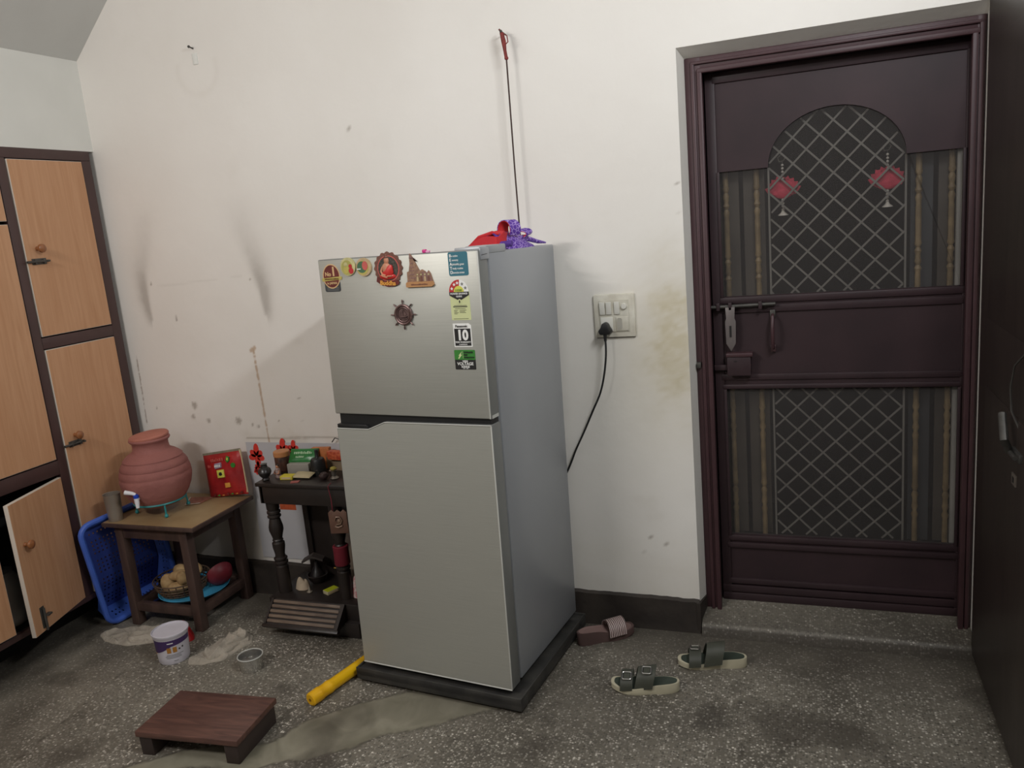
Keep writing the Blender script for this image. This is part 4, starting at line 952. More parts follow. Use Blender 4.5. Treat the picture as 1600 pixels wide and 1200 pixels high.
# red foil pack leaning on the wall
M_FOIL = mat('glossy_red_foil', (178, 40, 40), .35, col2=(138, 28, 32), scale=14, bump=.5, bscale=14)
pk = thing('snack_packet', (.46, -.02, .4712), 'puffy red snack packet leaning against wall at back of table', 'packet')
def pillow(mb, w, h, t, m, X, n=18):
    b = bmesh.new(); F = []; B = []
    for j in range(n+1):
        rf = []; rb = []
        for i in range(n+1):
            u = i/n*2-1; v = j/n*2-1; e = (max(0, 1-abs(u)**3.0)*max(0, 1-abs(v)**3.0))**.6
            pin = 1-.04*(1-abs(u))*(abs(v))
            x = u*w/2; z = v*h/2*pin; d = t/2*e*(1+.4*noise.noise(Vector((u*2, v*2, 5))))
            rf.append(b.verts.new((x, -d-.0006, z))); rb.append(b.verts.new((x, d*.5+.0006, z)))
        F.append(rf); B.append(rb)
    for j in range(n):
        for i in range(n):
            b.faces.new((F[j][i], F[j][i+1], F[j+1][i+1], F[j+1][i])); b.faces.new((B[j][i], B[j+1][i], B[j+1][i+1], B[j][i+1]))
    for k in range(n):
        b.faces.new((F[0][k], B[0][k], B[0][k+1], F[0][k+1])); b.faces.new((F[n][k], F[n][k+1], B[n][k+1], B[n][k]))
        b.faces.new((F[k][0], F[k+1][0], B[k+1][0], B[k][0])); b.faces.new((F[k][n], B[k][n], B[k+1][n], F[k+1][n]))
    bmesh.ops.recalc_face_normals(b, faces=b.faces); mb.absorb(b, m, X)
PKX = T(.462, -.026, .574) @ RX(-.13) @ RY(math.radians(-8))
mb = MB(); pillow(mb, .205, .196, .040, M_FOIL, PKX)
pf = mb.build('foil_pouch', pk)
mb = MB(PKX)
def dec(pts, m, d=.0): mb.prism(pts, 'y', -.0262-d, -.018, m, .0004)
dec([(-.030, .030), (.004, .034), (.006, .056), (-.028, .054)], mat('lilac_print', (170, 150, 170), .4)); dec([(-.022, -.010), (.014, -.010), (.014, .024), (-.022, .024)], M_YG, .0006)
dec([(-.014, .002), (-.004, -.002), (.006, .002), (.002, .014), (-.010, .014)], M_TXTK, .0012); dec([(.030, .062), (.038, .050), (.050, .058), (.052, .074), (.040, .080)], M_GREEN, -.004); dec([(.036, .064), (.042, .058), (.047, .070), (.041, .074)], M_YG, -.0035)
dec([(.008, -.056), (.034, -.056), (.034, -.036), (.008, -.036)], M_ORG, -.001)
mb.prism(circle(.062, .036, .012, .011, 16), 'y', -.018, -.012, M_GREEN)
scribble(mb, -.045, .020, -.0236, .016, M_SALM, T(0, 0, .070), 3); scribble(mb, -.028, .004, -.0278, .010, M_TXTW, T(0, 0, .043), 5); scribble(mb, -.07, -.055, -.019, .012, M_SALM, T(0, 0, .045), 8)
for k_ in range(7): dec([(-.075+.024*k_, -.088), (-.058+.024*k_, -.090), (-.060+.024*k_, -.078-.004*(k_ % 3))], (M_WINE, M_GREEN, M_ORG)[k_ % 3], -.010)
mb.build('printed_panel', pf)
mb = MB(PKX); mb.box(-.102, .102, -.0025, .0005, .094, .1035, mat('silver_seal', (176, 174, 150), .3, .5, scale=60)); mb.box(.0955, .1045, -.003, .001, -.09, .098, mat('cream_seal', (206, 188, 150), .5)); mb.build('crimped_seal', pf)
# folded leaflet
mb = MB(); mb.prism([(.285, -.065), (.395, -.045), (.388, -.125), (.330, -.150)], 'z', .4722, .4746, mat('reddish_printed_paper', (164, 108, 90), .6, col2=(132, 82, 68), scale=60))
mb.ribbon([(.330, -.150, .4745), (.388, -.125, .4755)], (0, .003, 0), mat('paper_white_edge', (214, 200, 184), .6), .001); mb.ribbon([(.330, -.150, .4745), (.285, -.065, .476)], (.003, .0, 0), MATS['paper_white_edge'], .001)
tag(mb.build('leaflet'), 'small brown printed leaflet lying in front of the red packet', 'leaflet')

# blue crate on its side
CA = Vector((.047, -.395, .012)); E1 = Vector((.012, -.066, .462)); E2 = Vector((.064, .345, .02)); DP = Vector((-.038, .004, .004))
crate = thing('plastic_crate', (CA.x, CA.y, 0), 'blue perforated plastic basket tipped on its side between cupboard and table', 'basket')
def cp(u, v, w=0):      # u along E2, v along E1, w depth
    s = 1-.10*w; return CA+E2*(.5+(u-.5)*s)+E1*(.5+(v-.5)*s)+DP*w+Vector((-.055*w*max(0, 1-v/.34), 0, 0))
mb = MB(); R8 = []
for (cu, cv, a) in ((.14, .10, 180), (.86, .10, 270), (.86, .90, 0), (.14, .90, 90)):
    for k in range(6):
        t = math.radians(a+90*k/5); R8.append(cp(cu+.14*math.cos(t), cv+.10*math.sin(t)))
mb.tube(R8, .0125, M_BLUE, 10, closed=True); rim = mb.build('rim', crate)
def perf(mb, f, nu, nv, m, hole=.42, th=Vector((-.002, 0, 0)), margin=1):
    """panel with a grid of square holes; f(u,v)->point"""
    b = bmesh.new(); cache = {}
    def V(u, v):
        k = (round(u, 5), round(v, 5))
        if k not in cache: cache[k] = b.verts.new(f(u, v))
        return cache[k]
    for j in range(nv):
        for i in range(nu):
            u0, u1, v0, v1 = i/nu, (i+1)/nu, j/nv, (j+1)/nv
            if i < margin or j < margin or i >= nu-margin or j >= nv-margin or (j % 5 == 4):
                b.faces.new((V(u0, v0), V(u1, v0), V(u1, v1), V(u0, v1))); continue
            hu = (u1-u0)*(1-hole)/2; hv = (v1-v0)*(1-hole)/2
            a, c, d, e = V(u0, v0), V(u1, v0), V(u1, v1), V(u0, v1)
            A_, C_, D_, E_ = V(u0+hu, v0+hv), V(u1-hu, v0+hv), V(u1-hu, v1-hv), V(u0+hu, v1-hv)
            for q4 in ((a, c, C_, A_), (c, d, D_, C_), (d, e, E_, D_), (e, a, A_, E_)): b.faces.new(q4)
    ext = bmesh.ops.extrude_face_region(b, geom=b.faces[:])
    for g in ext['geom']:
        if isinstance(g, bmesh.types.BMVert): g.co += th
    bmesh.ops.recalc_face_normals(b, faces=b.faces); mb.absorb(b, m)
mb = MB(); perf(mb, lambda u, v: cp(.04+.92*u, .03+.94*v, 1.0), 16, 22, M_BLUED)
mb.build('perforated_base', crate)
mb = MB(); perf(mb, lambda u, v: cp(.0+.03*u, .05+.9*v, u), 4, 22, M_BLUE, .35, Vector((0, -.002, 0))); mb.build('side_wall', crate)
mb = MB(); perf(mb, lambda u, v: cp(1-.03*u, .05+.9*v, u), 4, 22, M_BLUE, .35, Vector((0, .002, 0))); mb.build('side_wall', crate)
mb = MB(); perf(mb, lambda u, v: cp(.08+.84*v, .0+.03*u, u), 4, 16, M_BLUE, .4, Vector((0, 0, -.002))); mb.build('side_wall', crate)
mb = MB(); perf(mb, lambda u, v: cp(.08+.84*v, 1-.03*u, u), 4, 16, M_BLUE, .4, Vector((0, 0, .002))); mb.build('side_wall', crate)

# tray, potato colander and red bowl on the table's lower rails
TX, TY = .330, -.180
mb = MB(); mb.lathe([(.0, .1002), (.138, .1002), (.146, .108), (.148, .109), (.146, .1105), (.136, .1035), (.0, .1035)], TX, TY, mat('sky_blue_plastic', (70, 160, 200), .4), 48)
tag(mb.build('blue_tray'), 'light blue round tray lying across the lower rails of the table', 'tray')
BXc, BYc = .300, -.212
cb = thing('potato_basket', (BXc, BYc, .105), 'brown openwork basket of potatoes on the blue tray', 'basket')
M_BSK = mat('brown_wicker_plastic', (96, 76, 60), .6, var=.15)
mb = MB()
pr = [(.066, .106), (.090, .112), (.106, .138), (.116, .168)]
for r, z in pr+[(.098, .125), (.111, .153)]: mb.tube([(BXc+r*math.cos(2*math.pi*k/36), BYc+r*math.sin(2*math.pi*k/36), z) for k in range(36)], .003 if z < .17 else .005, M_BSK, 6, closed=True)
for k in range(24):
    a = 2*math.pi*k/24; mb.tube([(BXc+r*math.cos(a), BYc+r*math.sin(a), z) for r, z in pr], .0026, M_BSK, 5)
mb.lathe([(.0, .1055), (.062, .1055), (.062, .108), (.0, .108)], BXc, BYc, M_BSK, 24); mb.build('basket', cb, angle=60)
M_POT = mat('potato_skin', (196, 166, 120), .7, col2=(172, 138, 94), scale=40)
# potatoes rest in the basket
for k, (dx, dy, dz, sx_, sy_, sz_, rz) in enumerate(((-.045, -.03, .040, 1.0, .78, 1.35, .4), (.02, -.05, .035, 1.3, .8, .75, .3), (-.005, .02, .040, 1.35, .8, .8, -.5), (.052, .0, .045, .9, .8, 1.2, .2),
        (.005, -.015, .075, 1.25, .75, .7, .7), (-.035, .035, .072, 1.2, .75, .75, -.3), (.04, .045, .075, .8, 1.1, .8, .4), (.048, -.045, .078, .7, .7, .95, .1))):
    mb = MB(); mb.ball((0, 0, 0), .034, M_POT, (sx_, sy_, sz_), 18, .14, 1.6, seed=k, X=T(BXc+dx, BYc+dy, .105+dz+.002) @ RZ(rz) @ RX(.2*(k % 3)))
    posn = ('against the left rim', 'at the front of the heap', 'deep in the middle', 'at the right side', 'on top near the middle', 'on top at the back left', 'on top at the back right', 'pale one standing front right')[k]
    tag(mb.build('potato', origin=(BXc+dx, BYc+dy, .107+dz)), f'potato in the brown basket under the table, {posn}', 'potato', 'potatoes in the basket')
mb = MB(); X = T(.442, -.135, .150) @ RZ(math.radians(-25)) @ RY(math.radians(-62)) @ Matrix.Scale(.8, 4)
mb.lathe([(.0, -.035), (.035, -.034), (.058, -.018), (.070, .006), (.074, .020), (.071, .020), (.066, .006), (.054, -.015), (.0, -.030)], 0, 0, mat('dark_red_plastic', (122, 34, 46), .5, var=.08), 32, X=X)
tag(mb.build('red_bowl'), 'dark red plastic bowl propped on edge beside the potato basket', 'bowl')
mb = MB(); heap(mb, .33, -.20, .10, .06, .035, mat('grey_poly_bag', (96, 90, 84), .5), 21.0, .001); tag(mb.build('poly_bag'), 'grey crumpled bag on the floor beneath the table rails', 'bag')

# ------------------------------------------------------------------ rags, tub, packet, bowl, stool, pipe on the floor
def rag(name, label, lobes, seed):
    """a thrown-down cloth: overlapping folds, each a thick rounded sheet with soft creases"""
    mb = MB()
    for li, (outline, zb, th, amp, ang, freq) in enumerate(lobes):
        cx = sum(p[0] for p in outline)/len(outline); cy = sum(p[1] for p in outline)/len(outline)
        ol = []; S = 12
        for k0 in range(len(outline)):
            p, q2 = outline[k0], outline[(k0+1) % len(outline)]
            for k in range(S): ol.append((p[0]+(q2[0]-p[0])*k/S, p[1]+(q2[1]-p[1])*k/S))
        for _ in range(6): ol = [((ol[k-1][0]+2*ol[k][0]+ol[(k+1) % len(ol)][0])/4, (ol[k-1][1]+2*ol[k][1]+ol[(k+1) % len(ol)][1])/4) for k in range(len(ol))]
        ol = [(x+.006*noise.noise(Vector((x*30, y*30, seed+li))), y+.006*noise.noise(Vector((x*30, y*30, seed+5+li)))) for x, y in ol]
        b = bmesh.new(); rings = []; n = 26; ca, sa = math.cos(math.radians(ang)), math.sin(math.radians(ang))
        for j0 in range(n+1):
            s_ = math.sin(math.pi/2*j0/n); ring = []
            for (x, y) in ol:
                X_ = cx+(x-cx)*s_; Y_ = cy+(y-cy)*s_
                ph = freq*(X_*ca+Y_*sa)+3.2*noise.noise(Vector((X_*9, Y_*9, seed+li)))
                f = (1-abs(math.sin(ph)))**1.6*amp+.0035*noise.noise(Vector((X_*38, Y_*38, seed)))
                soft = math.sqrt(max(0, 1-s_**10))
                ring.append(b.verts.new((X_, Y_, .0006+zb*min(1, soft*1.6)+(th+f)*soft)))
            rings.append(ring)
        m_ = len(ol)
        for j0 in range(n):
            for k in range(m_): b.faces.new((rings[j0][k], rings[j0+1][k], rings[j0+1][(k+1) % m_], rings[j0][(k+1) % m_]))
        b.faces.new(rings[-1])
        bmesh.ops.remove_doubles(b, verts=b.verts, dist=1e-5); bmesh.ops.recalc_face_normals(b, faces=b.faces)
        mb.absorb(b, M_RAG)
    tag(mb.build(name, angle=70), label, 'cloth', 'floor rags')
rag('floor_cloth', 'grey-beige rag on the floor in front of the blue basket',
    [([(.045, -.450), (.10, -.492), (.17, -.508), (.25, -.512), (.315, -.480), (.38, -.455), (.44, -.445), (.43, -.40), (.36, -.372), (.27, -.362), (.20, -.365), (.14, -.385), (.08, -.41)], 0, .007, .010, 40, 46),
     ([(.19, -.43), (.235, -.49), (.30, -.475), (.36, -.44), (.42, -.43), (.41, -.385), (.33, -.366), (.25, -.362), (.20, -.38)], .006, .009, .012, 110, 40),
     ([(.065, -.445), (.12, -.485), (.20, -.488), (.20, -.44), (.14, -.405), (.09, -.415)], .005, .007, .007, 150, 50)], 4.2)
rag('floor_cloth', 'crumpled beige rag on the floor between white tub and steel bowl',
    [([(.604, -.560), (.632, -.585), (.700, -.556), (.748, -.520), (.750, -.455), (.775, -.39), (.735, -.330), (.685, -.325), (.650, -.345), (.625, -.40), (.615, -.46), (.61, -.51)], 0, .008, .012, 60, 44),
     ([(.640, -.520), (.690, -.545), (.735, -.500), (.735, -.44), (.760, -.385), (.728, -.338), (.680, -.345), (.660, -.41), (.655, -.47)], .008, .013, .018, 20, 38),
     ([(.665, -.44), (.705, -.46), (.745, -.40), (.730, -.345), (.690, -.340), (.670, -.38)], .022, .010, .014, 75, 46)], 12.7)

UX, UY = .530, -.545
tub = thing('plastic_tub', (UX, UY, 0), 'white plastic tub with purple label band, on the floor by the table leg', 'tub')
M_TUBW = mat('tub_white', (206, 202, 210), .4, var=.04, scale=20)
mb = MB(); mb.lathe([(.0, .001), (.054, .001), (.057, .006), (.0585, .03), (.0625, .10), (.066, .113), (.0685, .117), (.0685, .123), (.066, .124), (.0655, .118), (.0, .1175)], UX, UY, M_TUBW, 48); mb.build('tub_body', tub)
mb = MB(); M_PURL = mat('purple_label', (66, 44, 92), .45, var=.06)
def band(z0f, z1f, m, off, a0, a1, n=40):
    b = bmesh.new(); P = []
    for k in range(n+1):
        a = math.radians(a0+(a1-a0)*k/n); t = k/n; col_ = []
        for z in (z0f(t), z1f(t)):
            r = .0585+(z-.03)*.0572+off; col_.append(b.verts.new((UX+r*math.cos(a), UY+r*math.sin(a), z)))
        P.append(col_)
    for k in range(n): b.faces.new((P[k][0], P[k+1][0], P[k+1][1], P[k][1]))
    mb.absorb(b, m)
band(lambda t: .078-.028*math.cos(t*math.pi)*(1 if t < .5 else .2)+(.0 if t < .5 else 0), lambda t: .109, M_PURL, .0006, -130, 30)
band(lambda t: .070-.028*math.cos(t*math.pi), lambda t: .078-.028*math.cos(t*math.pi), M_ORG, .0005, -130, -60)
for a0 in (-66, -46): band(lambda t: .052, lambda t: .074, mat('ochre_square', (176, 122, 52), .5), .0009, a0, a0+14, 6)
for a0, z in ((-26, .058), (-14, .062)): band(lambda t: z, lambda t: z+.007, M_DGR, .0009, a0, a0+6, 3)
for z, a0, a1 in ((.042, -70, -10), (.036, -75, -20), (.030, -72, -18), (.016, -48, -32)): band(lambda t: z, lambda t: z+.0022, M_FEDGE, .0009, a0, a1, 14)
band(lambda t: .090, lambda t: .0935, M_TXTW, .0009, -62, -42, 6); mb.build('label', tub)
mb = MB(); heap(mb, .452, -.412, .050, .042, .075, mat('red_orange_foil', (176, 34, 36), .3, col2=(128, 20, 26), scale=20), 31.0, .001)
mb.tube([(.47, -.450, .035), (.45, -.452, .055), (.425, -.442, .055)], .006, M_ORG, 6); mb.tube([(.492, -.435, .01), (.488, -.44, .03)], .004, M_ORG, 6)
tag(mb.build('foil_wrapper'), 'crumpled red foil wrapper behind the white tub at the table leg', 'wrapper')

mb = MB(); BX, BY = .893, -.545
mb.lathe([(.0, .0005), (.040, .0005), (.0425, .004), (.0435, .050), (.0465, .0525), (.0465, .0545), (.043, .054), (.0418, .050), (.0405, .006), (.0, .0045)], BX, BY, M_STEEL, 44); mb.tube([(BX+.0455*math.cos(2*math.pi*k/40), BY+.0455*math.sin(2*math.pi*k/40), .054) for k in range(40)], .0022, M_FLIP, 6, closed=True)  # pale ring paints the bright glint along the steel rim
tag(mb.build('steel_bowl'), 'small straight-sided steel bowl standing alone on the floor', 'bowl')

SX = T(1.030, -.935, 0) @ RZ(math.radians(5.0))
stl = thing('low_stool', (0, 0, 0), 'low reddish-brown wooden stool on two runners, on the floor in front', 'stool', M=SX)
mb = MB(SX); mb.box(-.184, .184, -.114, .114, .066, .086, M_STOOL, .003); mb.build('seat', stl)
for x in (-.176, .130):
    mb = MB(SX); mb.prism([(-.106, 0), (.106, 0), (.108, .067), (-.108, .067)], 'x', x, x+.046, M_STOOLD, .002); mb.build('runner', stl)

yp = thing('yellow_pipe', (1.26, -.70, 0), 'yellow plastic pipe with ribbed end, lying by the refrigerator', 'pipe')
d = Vector((.24, .97, 0)).normalized(); p0 = Vector((1.262, -.712, .0245))
mb = MB(); st_ = [0, .004, .035, .045, .05, .075, .08, .09, .095, .30]; rd = [.018, .0235, .0245, .0245, .0222, .0222, .0235, .0235, .0212, .0212]
mb.tube([p0+d*s for s in st_], .02, M_YEL, 20, radii=rd); yb = mb.build('pipe_body', yp)
mb = MB(); mb.tube([p0-d*.0012, p0+d*.001], .0055, mat('amber_shadow_hole', (150, 104, 10), .5), 12); mb.build('end_hole', yb)

# ------------------------------------------------------------------ sandals
def sandal(name, root_label, cx, cy, rot, L, W, sole, foot, h, straps, mats, group=None, flip=1, wedge=.6):
    XM = T(cx, cy, 0) @ RZ(rot)
    r = thing(name, (0, 0, 0), root_label, 'sandal', group, M=XM)
    def outline(sc=1.0):
        o = []
        for k in range(48):
            a = 2*math.pi*k/48; c, s = math.cos(a), math.sin(a); u = c*L/2
            t = (c+1)/2            # 1 toe .. 0 heel
            wd = W/2*(.74+.26*sm(.25, .75, t)-.10*math.exp(-((t-.42)/.16)**2))
            o.append((u*sc, (abs(s)**.72)*(1 if s > 0 else -1)*wd*sc+flip*.006*math.sin(t*math.pi)))
        return o
    ob = outline()
    def zt(u): t = u/L+.5; return h*(1-(1-wedge)*sm(.15, .75, t))+.006*sm(.85, 1, t)
    b = bmesh.new(); rings = []
    for fr, ins in ((0, .965), (.12, .995), (.5, .985), (.9, 1.0), (1.0, .985), (1.0, .93), (.92, .90)):
        rings.append([b.verts.new((x*ins, y*ins, zt(x)*fr+(.006*sm(.8, 1, x/L+.5)*(1-fr)))) for x, y in ob])
    for j in range(6):
        for k in range(48): b.faces.new((rings[j][k], rings[j][(k+1) % 48], rings[j+1][(k+1) % 48], rings[j+1][k]))
    b.faces.new(rings[0][::-1]); bmesh.ops.recalc_face_normals(b, faces=b.faces)
    mb = MB(XM); mb.absorb(b, sole); mb.build('sole', r)
    b = bmesh.new(); c0 = None; R = []
    for s, dz in ((.0, -.003), (.35, -.003), (.7, -.0022), (.88, -.001), (.925, .0002)):
        R.append([b.verts.new((x*s, y*s, zt(x*s)+dz)) for x, y in ob])
    for j in range(4):
        for k in range(48): b.faces.new((R[j][k], R[j][(k+1) % 48], R[j+1][(k+1) % 48], R[j+1][k]))
    bmesh.ops.remove_doubles(b, verts=b.verts, dist=1e-5); bmesh.ops.recalc_face_normals(b, faces=b.faces)
    for f in b.faces:
        if f.normal.z < 0: f.normal_flip()
    mb = MB(XM); mb.absorb(b, foot); mb.build('footbed', r)
    for (u0, wdt, hh, m, lean, buckle) in straps:
        mb = MB(XM); n = 14; path = []; wv = []
        for k in range(n+1):
            a = math.pi*k/n; t = u0/L+.5; wd = W/2*(.74+.26*sm(.25, .75, t))*1.02
            path.append((u0+lean*math.sin(a), wd*math.cos(a)*(1.0 if abs(math.cos(a)) < .9 else 1.0), zt(u0)*.75+(hh)*math.sin(a)**.8)); wv.append((wdt/2, 0, lean*.35))
        mb.ribbon(path, wv, m, .0035); sp = mb.build('strap', r)
        if buckle:
            a = math.radians(buckle); y = W/2*.98*math.cos(a); z = zt(u0)*.75+hh*math.sin(a)**.8; tilt = math.radians(180-buckle)-math.pi/2
            X = T(u0+lean*math.sin(a), y, z) @ RX(-tilt*.7) ; mb = MB(XM)
            P = rrect(-.014, .014, -.014, .014, .005, 4)
            mb.tube([X @ Vector((p[0], p[1], .005)) for p in P], .0022, M_STEEL, 8, closed=True); mb.prism(rrect(-.010, .010, -.010, .010, .002), 'z', .002, .005, mats, X=X); mb.build('buckle', sp)
    return r
M_SOLE = mat('tan_rubber_sole', (190, 183, 158), .7, var=.06, scale=20); M_OLI = mat('dark_olive_leather', (66, 68, 58), .55, var=.1, scale=30); M_OLI2 = mat('dark_green_footbed', (58, 68, 58), .6, var=.08)
sandal('slide_sandal', 'olive slide sandal with bright metal buckles, nearer of the pair on the floor', 2.338, -.378, math.radians(187), .225, .088, M_SOLE, M_OLI2, .034, ((.004, .060, .058, M_OLI, -.014, 66), (.060, .040, .042, M_OLI, -.004, 60)), M_OLI, 'olive sandal pair', 1, .62)
sandal('slide_sandal', 'olive slide sandal seen from its plain side, farther of the pair toward the door', 2.535, -.195, math.radians(190), .232, .088, M_SOLE, M_OLI2, .034, ((.000, .060, .062, M_OLI, -.014, None), (.060, .040, .040, M_OLI, -.004, 100)), M_OLI, 'olive sandal pair', -1, .62)
def zebra():
    m = bpy.data.materials.new('striped_strap'); m.use_nodes = True; N = m.node_tree.nodes; L = m.node_tree.links
    tc = N.new('ShaderNodeTexCoord'); wv = N.new('ShaderNodeTexWave'); wv.inputs['Scale'].default_value = 46; wv.inputs['Distortion'].default_value = 3.5; wv.inputs['Detail'].default_value = 1
    L.new(tc.outputs['Object'], wv.inputs['Vector']); r = N.new('ShaderNodeValToRGB'); r.color_ramp.elements[0].position = .42; r.color_ramp.elements[1].position = .55
    r.color_ramp.elements[0].color = (*srgb((84, 62, 58)), 1); r.color_ramp.elements[1].color = (*srgb((190, 172, 168)), 1)
    L.new(wv.outputs[1], r.inputs[0]); L.new(r.outputs[0], N['Principled BSDF'].inputs['Base Color']); return m
sandal('slide_slipper', 'dusty mauve slipper with striped strap, by the wall at refrigerator corner', 2.138, -.092, math.radians(36), .225, .084, mat('mauve_brown_sole', (98, 76, 72), .7), mat('mauve_footbed', (146, 118, 112), .7, var=.08), .050, ((.034, .066, .046, zebra(), .004, None),), M_OLI, None, 1, .6)

# ------------------------------------------------------------------ home shrine
sh = thing('home_shrine', (.98, -.15, 0), 'dark wooden home shrine with turned pillars and sloping slatted front', 'shrine')
mb = MB(); mb.box(.86, 1.20, -.275, -.02, 0, .062, M_SHRINE, .003); mb.box(.775, 1.215, -.250, .0, .060, .130, M_SHRINE, .004); mb.build('base', sh)
mb = MB(); X = T(.797, -.252, .128)
def rp(t, o): return (-.252-.075*t-o*.7, .128-.072*t+o*.7)
mb.prism([rp(0, 0), rp(1, 0), (rp(1, 0)[0]+.01, .05), (-.24, .06), (-.24, .125)], 'x', .797, 1.135, M_SHRINE)
for (a, b2) in ((.797, .806), (1.122, 1.137)): mb.prism([rp(0, .008), rp(1, .008), rp(1, -.004), rp(0, -.004)], 'x', a, b2, M_SHRINE)
mb.prism([rp(1.0, .008), rp(1.13, .008), rp(1.13, -.010), rp(1.0, -.010)], 'x', .792, 1.142, M_SHRINE, .001)
rmp = mb.build('sloping_front', sh)
for k in range(5):
    mb = MB(); t = .06+.19*k; mb.prism([rp(t, .0), rp(t, .009), rp(t+.11, .006), rp(t+.11, .0)], 'x', .808, 1.120, M_LOUV, .001); mb.build('slat', rmp)
PPR = [(.027, .130), (.027, .135), (.0265, .245), (.021, .250), (.028, .257), (.0285, .264), (.021, .269), (.027, .274), (.0275, .280), (.021, .285), (.0195, .295), (.0255, .33), (.0255, .345), (.0185, .352), (.0225, .357), (.019, .362),
       (.021, .372), (.029, .40), (.029, .415), (.0245, .435), (.021, .452), (.0275, .457), (.0275, .463), (.021, .468), (.0275, .474), (.0275, .481), (.022, .486), (.026, .492), (.027, .53)]
for x, y in ((.812, -.186), (1.112, -.195)):
    mb = MB(); mb.lathe(PPR, x, y, M_SHRINE, 22); pl = mb.build('pillar', sh)
    if x > 1: mb = MB(); mb.lathe([(.0295, .275), (.031, .28), (.030, .33), (.0315, .352), (.029, .355)], x, y, mat('deep_red_cloth', (116, 22, 40), .8, var=.1), 18); mb.build('red_cloth_wrap', pl)
mb = MB(); mb.box(.835, .862, -.030, -.004, .13, .53, M_SHRINE, .002); mb.box(.855, 1.21, -.016, -.004, .13, .53, M_SHRINE); mb.box(1.19, 1.215, -.23, -.004, .13, .53, M_SHRINE, .002); mb.build('back_panel', sh)
mb = MB(); mb.box(.777, 1.215, -.232, .0, .598, .614, M_SHRINE, .003); mb.box(.790, 1.205, -.222, -.205, .525, .600, M_SHRINE, .002); mb.box(.785, .803, -.222, -.01, .525, .600, M_SHRINE, .002)
mb.box(1.195, 1.210, -.222, -.01, .525, .600, M_SHRINE, .002); mb.box(.80, 1.2, -.21, -.01, .525, .535, M_SHRINE); mb.build('canopy_top', sh)
ZT = .614
def one(name, label, cat, mb, group=None): return tag(mb.build(name), label, cat, group)
mb = MB(); mb.lathe([(.012, ZT), (.016, ZT+.006), (.012, ZT+.012), (.022, ZT+.024), (.027, ZT+.036), (.024, ZT+.048), (.014, ZT+.057), (.012, ZT+.066), (.015, ZT+.070), (.0, ZT+.072)], .808, -.198, mat('glossy_black_clay', (40, 36, 36), .3), 24); one('black_urn', 'small round black urn at the front left corner of shrine top', 'urn', mb)
jr = thing('jar', (.800, -.065, ZT), 'jar of dark contents with orange-brown lid, back left on shrine top', 'jar')
mb = MB(); mb.lathe([(.0, ZT), (.030, ZT), (.032, ZT+.006), (.032, ZT+.058), (.028, ZT+.066)], .800, -.065, mat('dark_jar_contents', (92, 60, 48), .3, col2=(60, 44, 40), scale=70), 24); mb.build('jar_body', jr)
mb = MB(); mb.lathe([(.032, ZT+.062), (.034, ZT+.064), (.034, ZT+.082), (.031, ZT+.085), (.0, ZT+.085)], .800, -.065, mat('orange_brown_lid', (196, 134, 86), .4, var=.05), 24); mb.build('lid', jr)
mb = MB(); x, y = .838, -.155; mb.lathe([(.013, ZT), (.014, ZT+.008), (.010, ZT+.012), (.013, ZT+.022), (.009, ZT+.036), (.004, ZT+.040)], x, y, mat('painted_figurine_white', (184, 166, 158), .5, col2=(110, 70, 66), scale=130), 14); mb.ball((x, y, ZT+.045), .0065, M_SKIN, (1, 1, 1.15), 10); mb.ball((x+.001, y+.002, ZT+.049), .0062, M_TXTK, (1, 1, .8), 10)
mb.tube([(x-.010, y-.004, ZT+.030), (x-.012, y-.010, ZT+.020), (x-.002, y-.013, ZT+.018)], .0026, M_SKIN, 6); mb.tube([(x+.010, y-.004, ZT+.030), (x+.011, y-.010, ZT+.020), (x+.003, y-.013, ZT+.018)], .0026, M_SKIN, 6); one('figurine', 'tiny pale seated figurine on the shrine top behind the black urn', 'figurine', mb)
M_MATY = mat('matchbox_yellow', (216, 200, 60), .5, var=.06)
def matchbox(x, y, z, rz, top, side, label, grp):
    X = T(x, y, z) @ RZ(rz); mb = MB(X); mb.box(-.027, .027, -.018, .018, 0, .0145, side, .0008); mb.box(-.026, .026, -.017, .017, .0143, .0150, top); mb.box(-.020, .020, -.0186, -.0178, .003, .0115, mat('matchbox_panel', (214, 190, 150), .6)); one('matchbox', label, 'matchbox', mb, grp)
matchbox(.892, -.165, ZT, .12, M_MATY, M_MATY, 'yellow matchbox lying on top of the shrine', 'matchboxes on the shrine')
mb = MB(T(.900, -.085, ZT) @ RZ(.12)); mb.box(-.048, .048, -.025, .025, 0, .042, mat('silver_grey_card', (160, 156, 148), .45, var=.1), .002); one('silver_box', 'silver-grey carton on the shrine top under the green packet', 'box', mb)
mb = MB(); X = T(.895, -.085, ZT+.052) @ RZ(.15) @ RX(math.radians(52)) ; pillow(mb, .125, .062, .016, mat('green_foil', (44, 128, 62), .3, col2=(30, 104, 46), scale=20), T(.905, -.062, ZT+.064) @ RZ(.12) @ RX(math.radians(-38)))
GX = T(.905, -.062, ZT+.064) @ RZ(.12) @ RX(math.radians(-38)); scribble(mb, -.040, .040, -.0085, .012, mat('pale_green_print', (190, 220, 180), .5), GX @ T(0, 0, .010), 11); scribble(mb, -.030, .034, -.0082, .008, MATS['pale_green_print'], GX @ T(0, 0, -.008), 12); one('green_packet', 'green foil packet lying on the silver carton', 'packet', mb)
mb = MB(); pillow(mb, .085, .050, .014, mat('cream_poly', (190, 176, 140), .5, var=.1), T(.955, -.150, ZT+.012) @ RX(math.radians(-80))); one('cream_pouch', 'flat cream pouch between matchbox and black burner', 'pouch', mb)
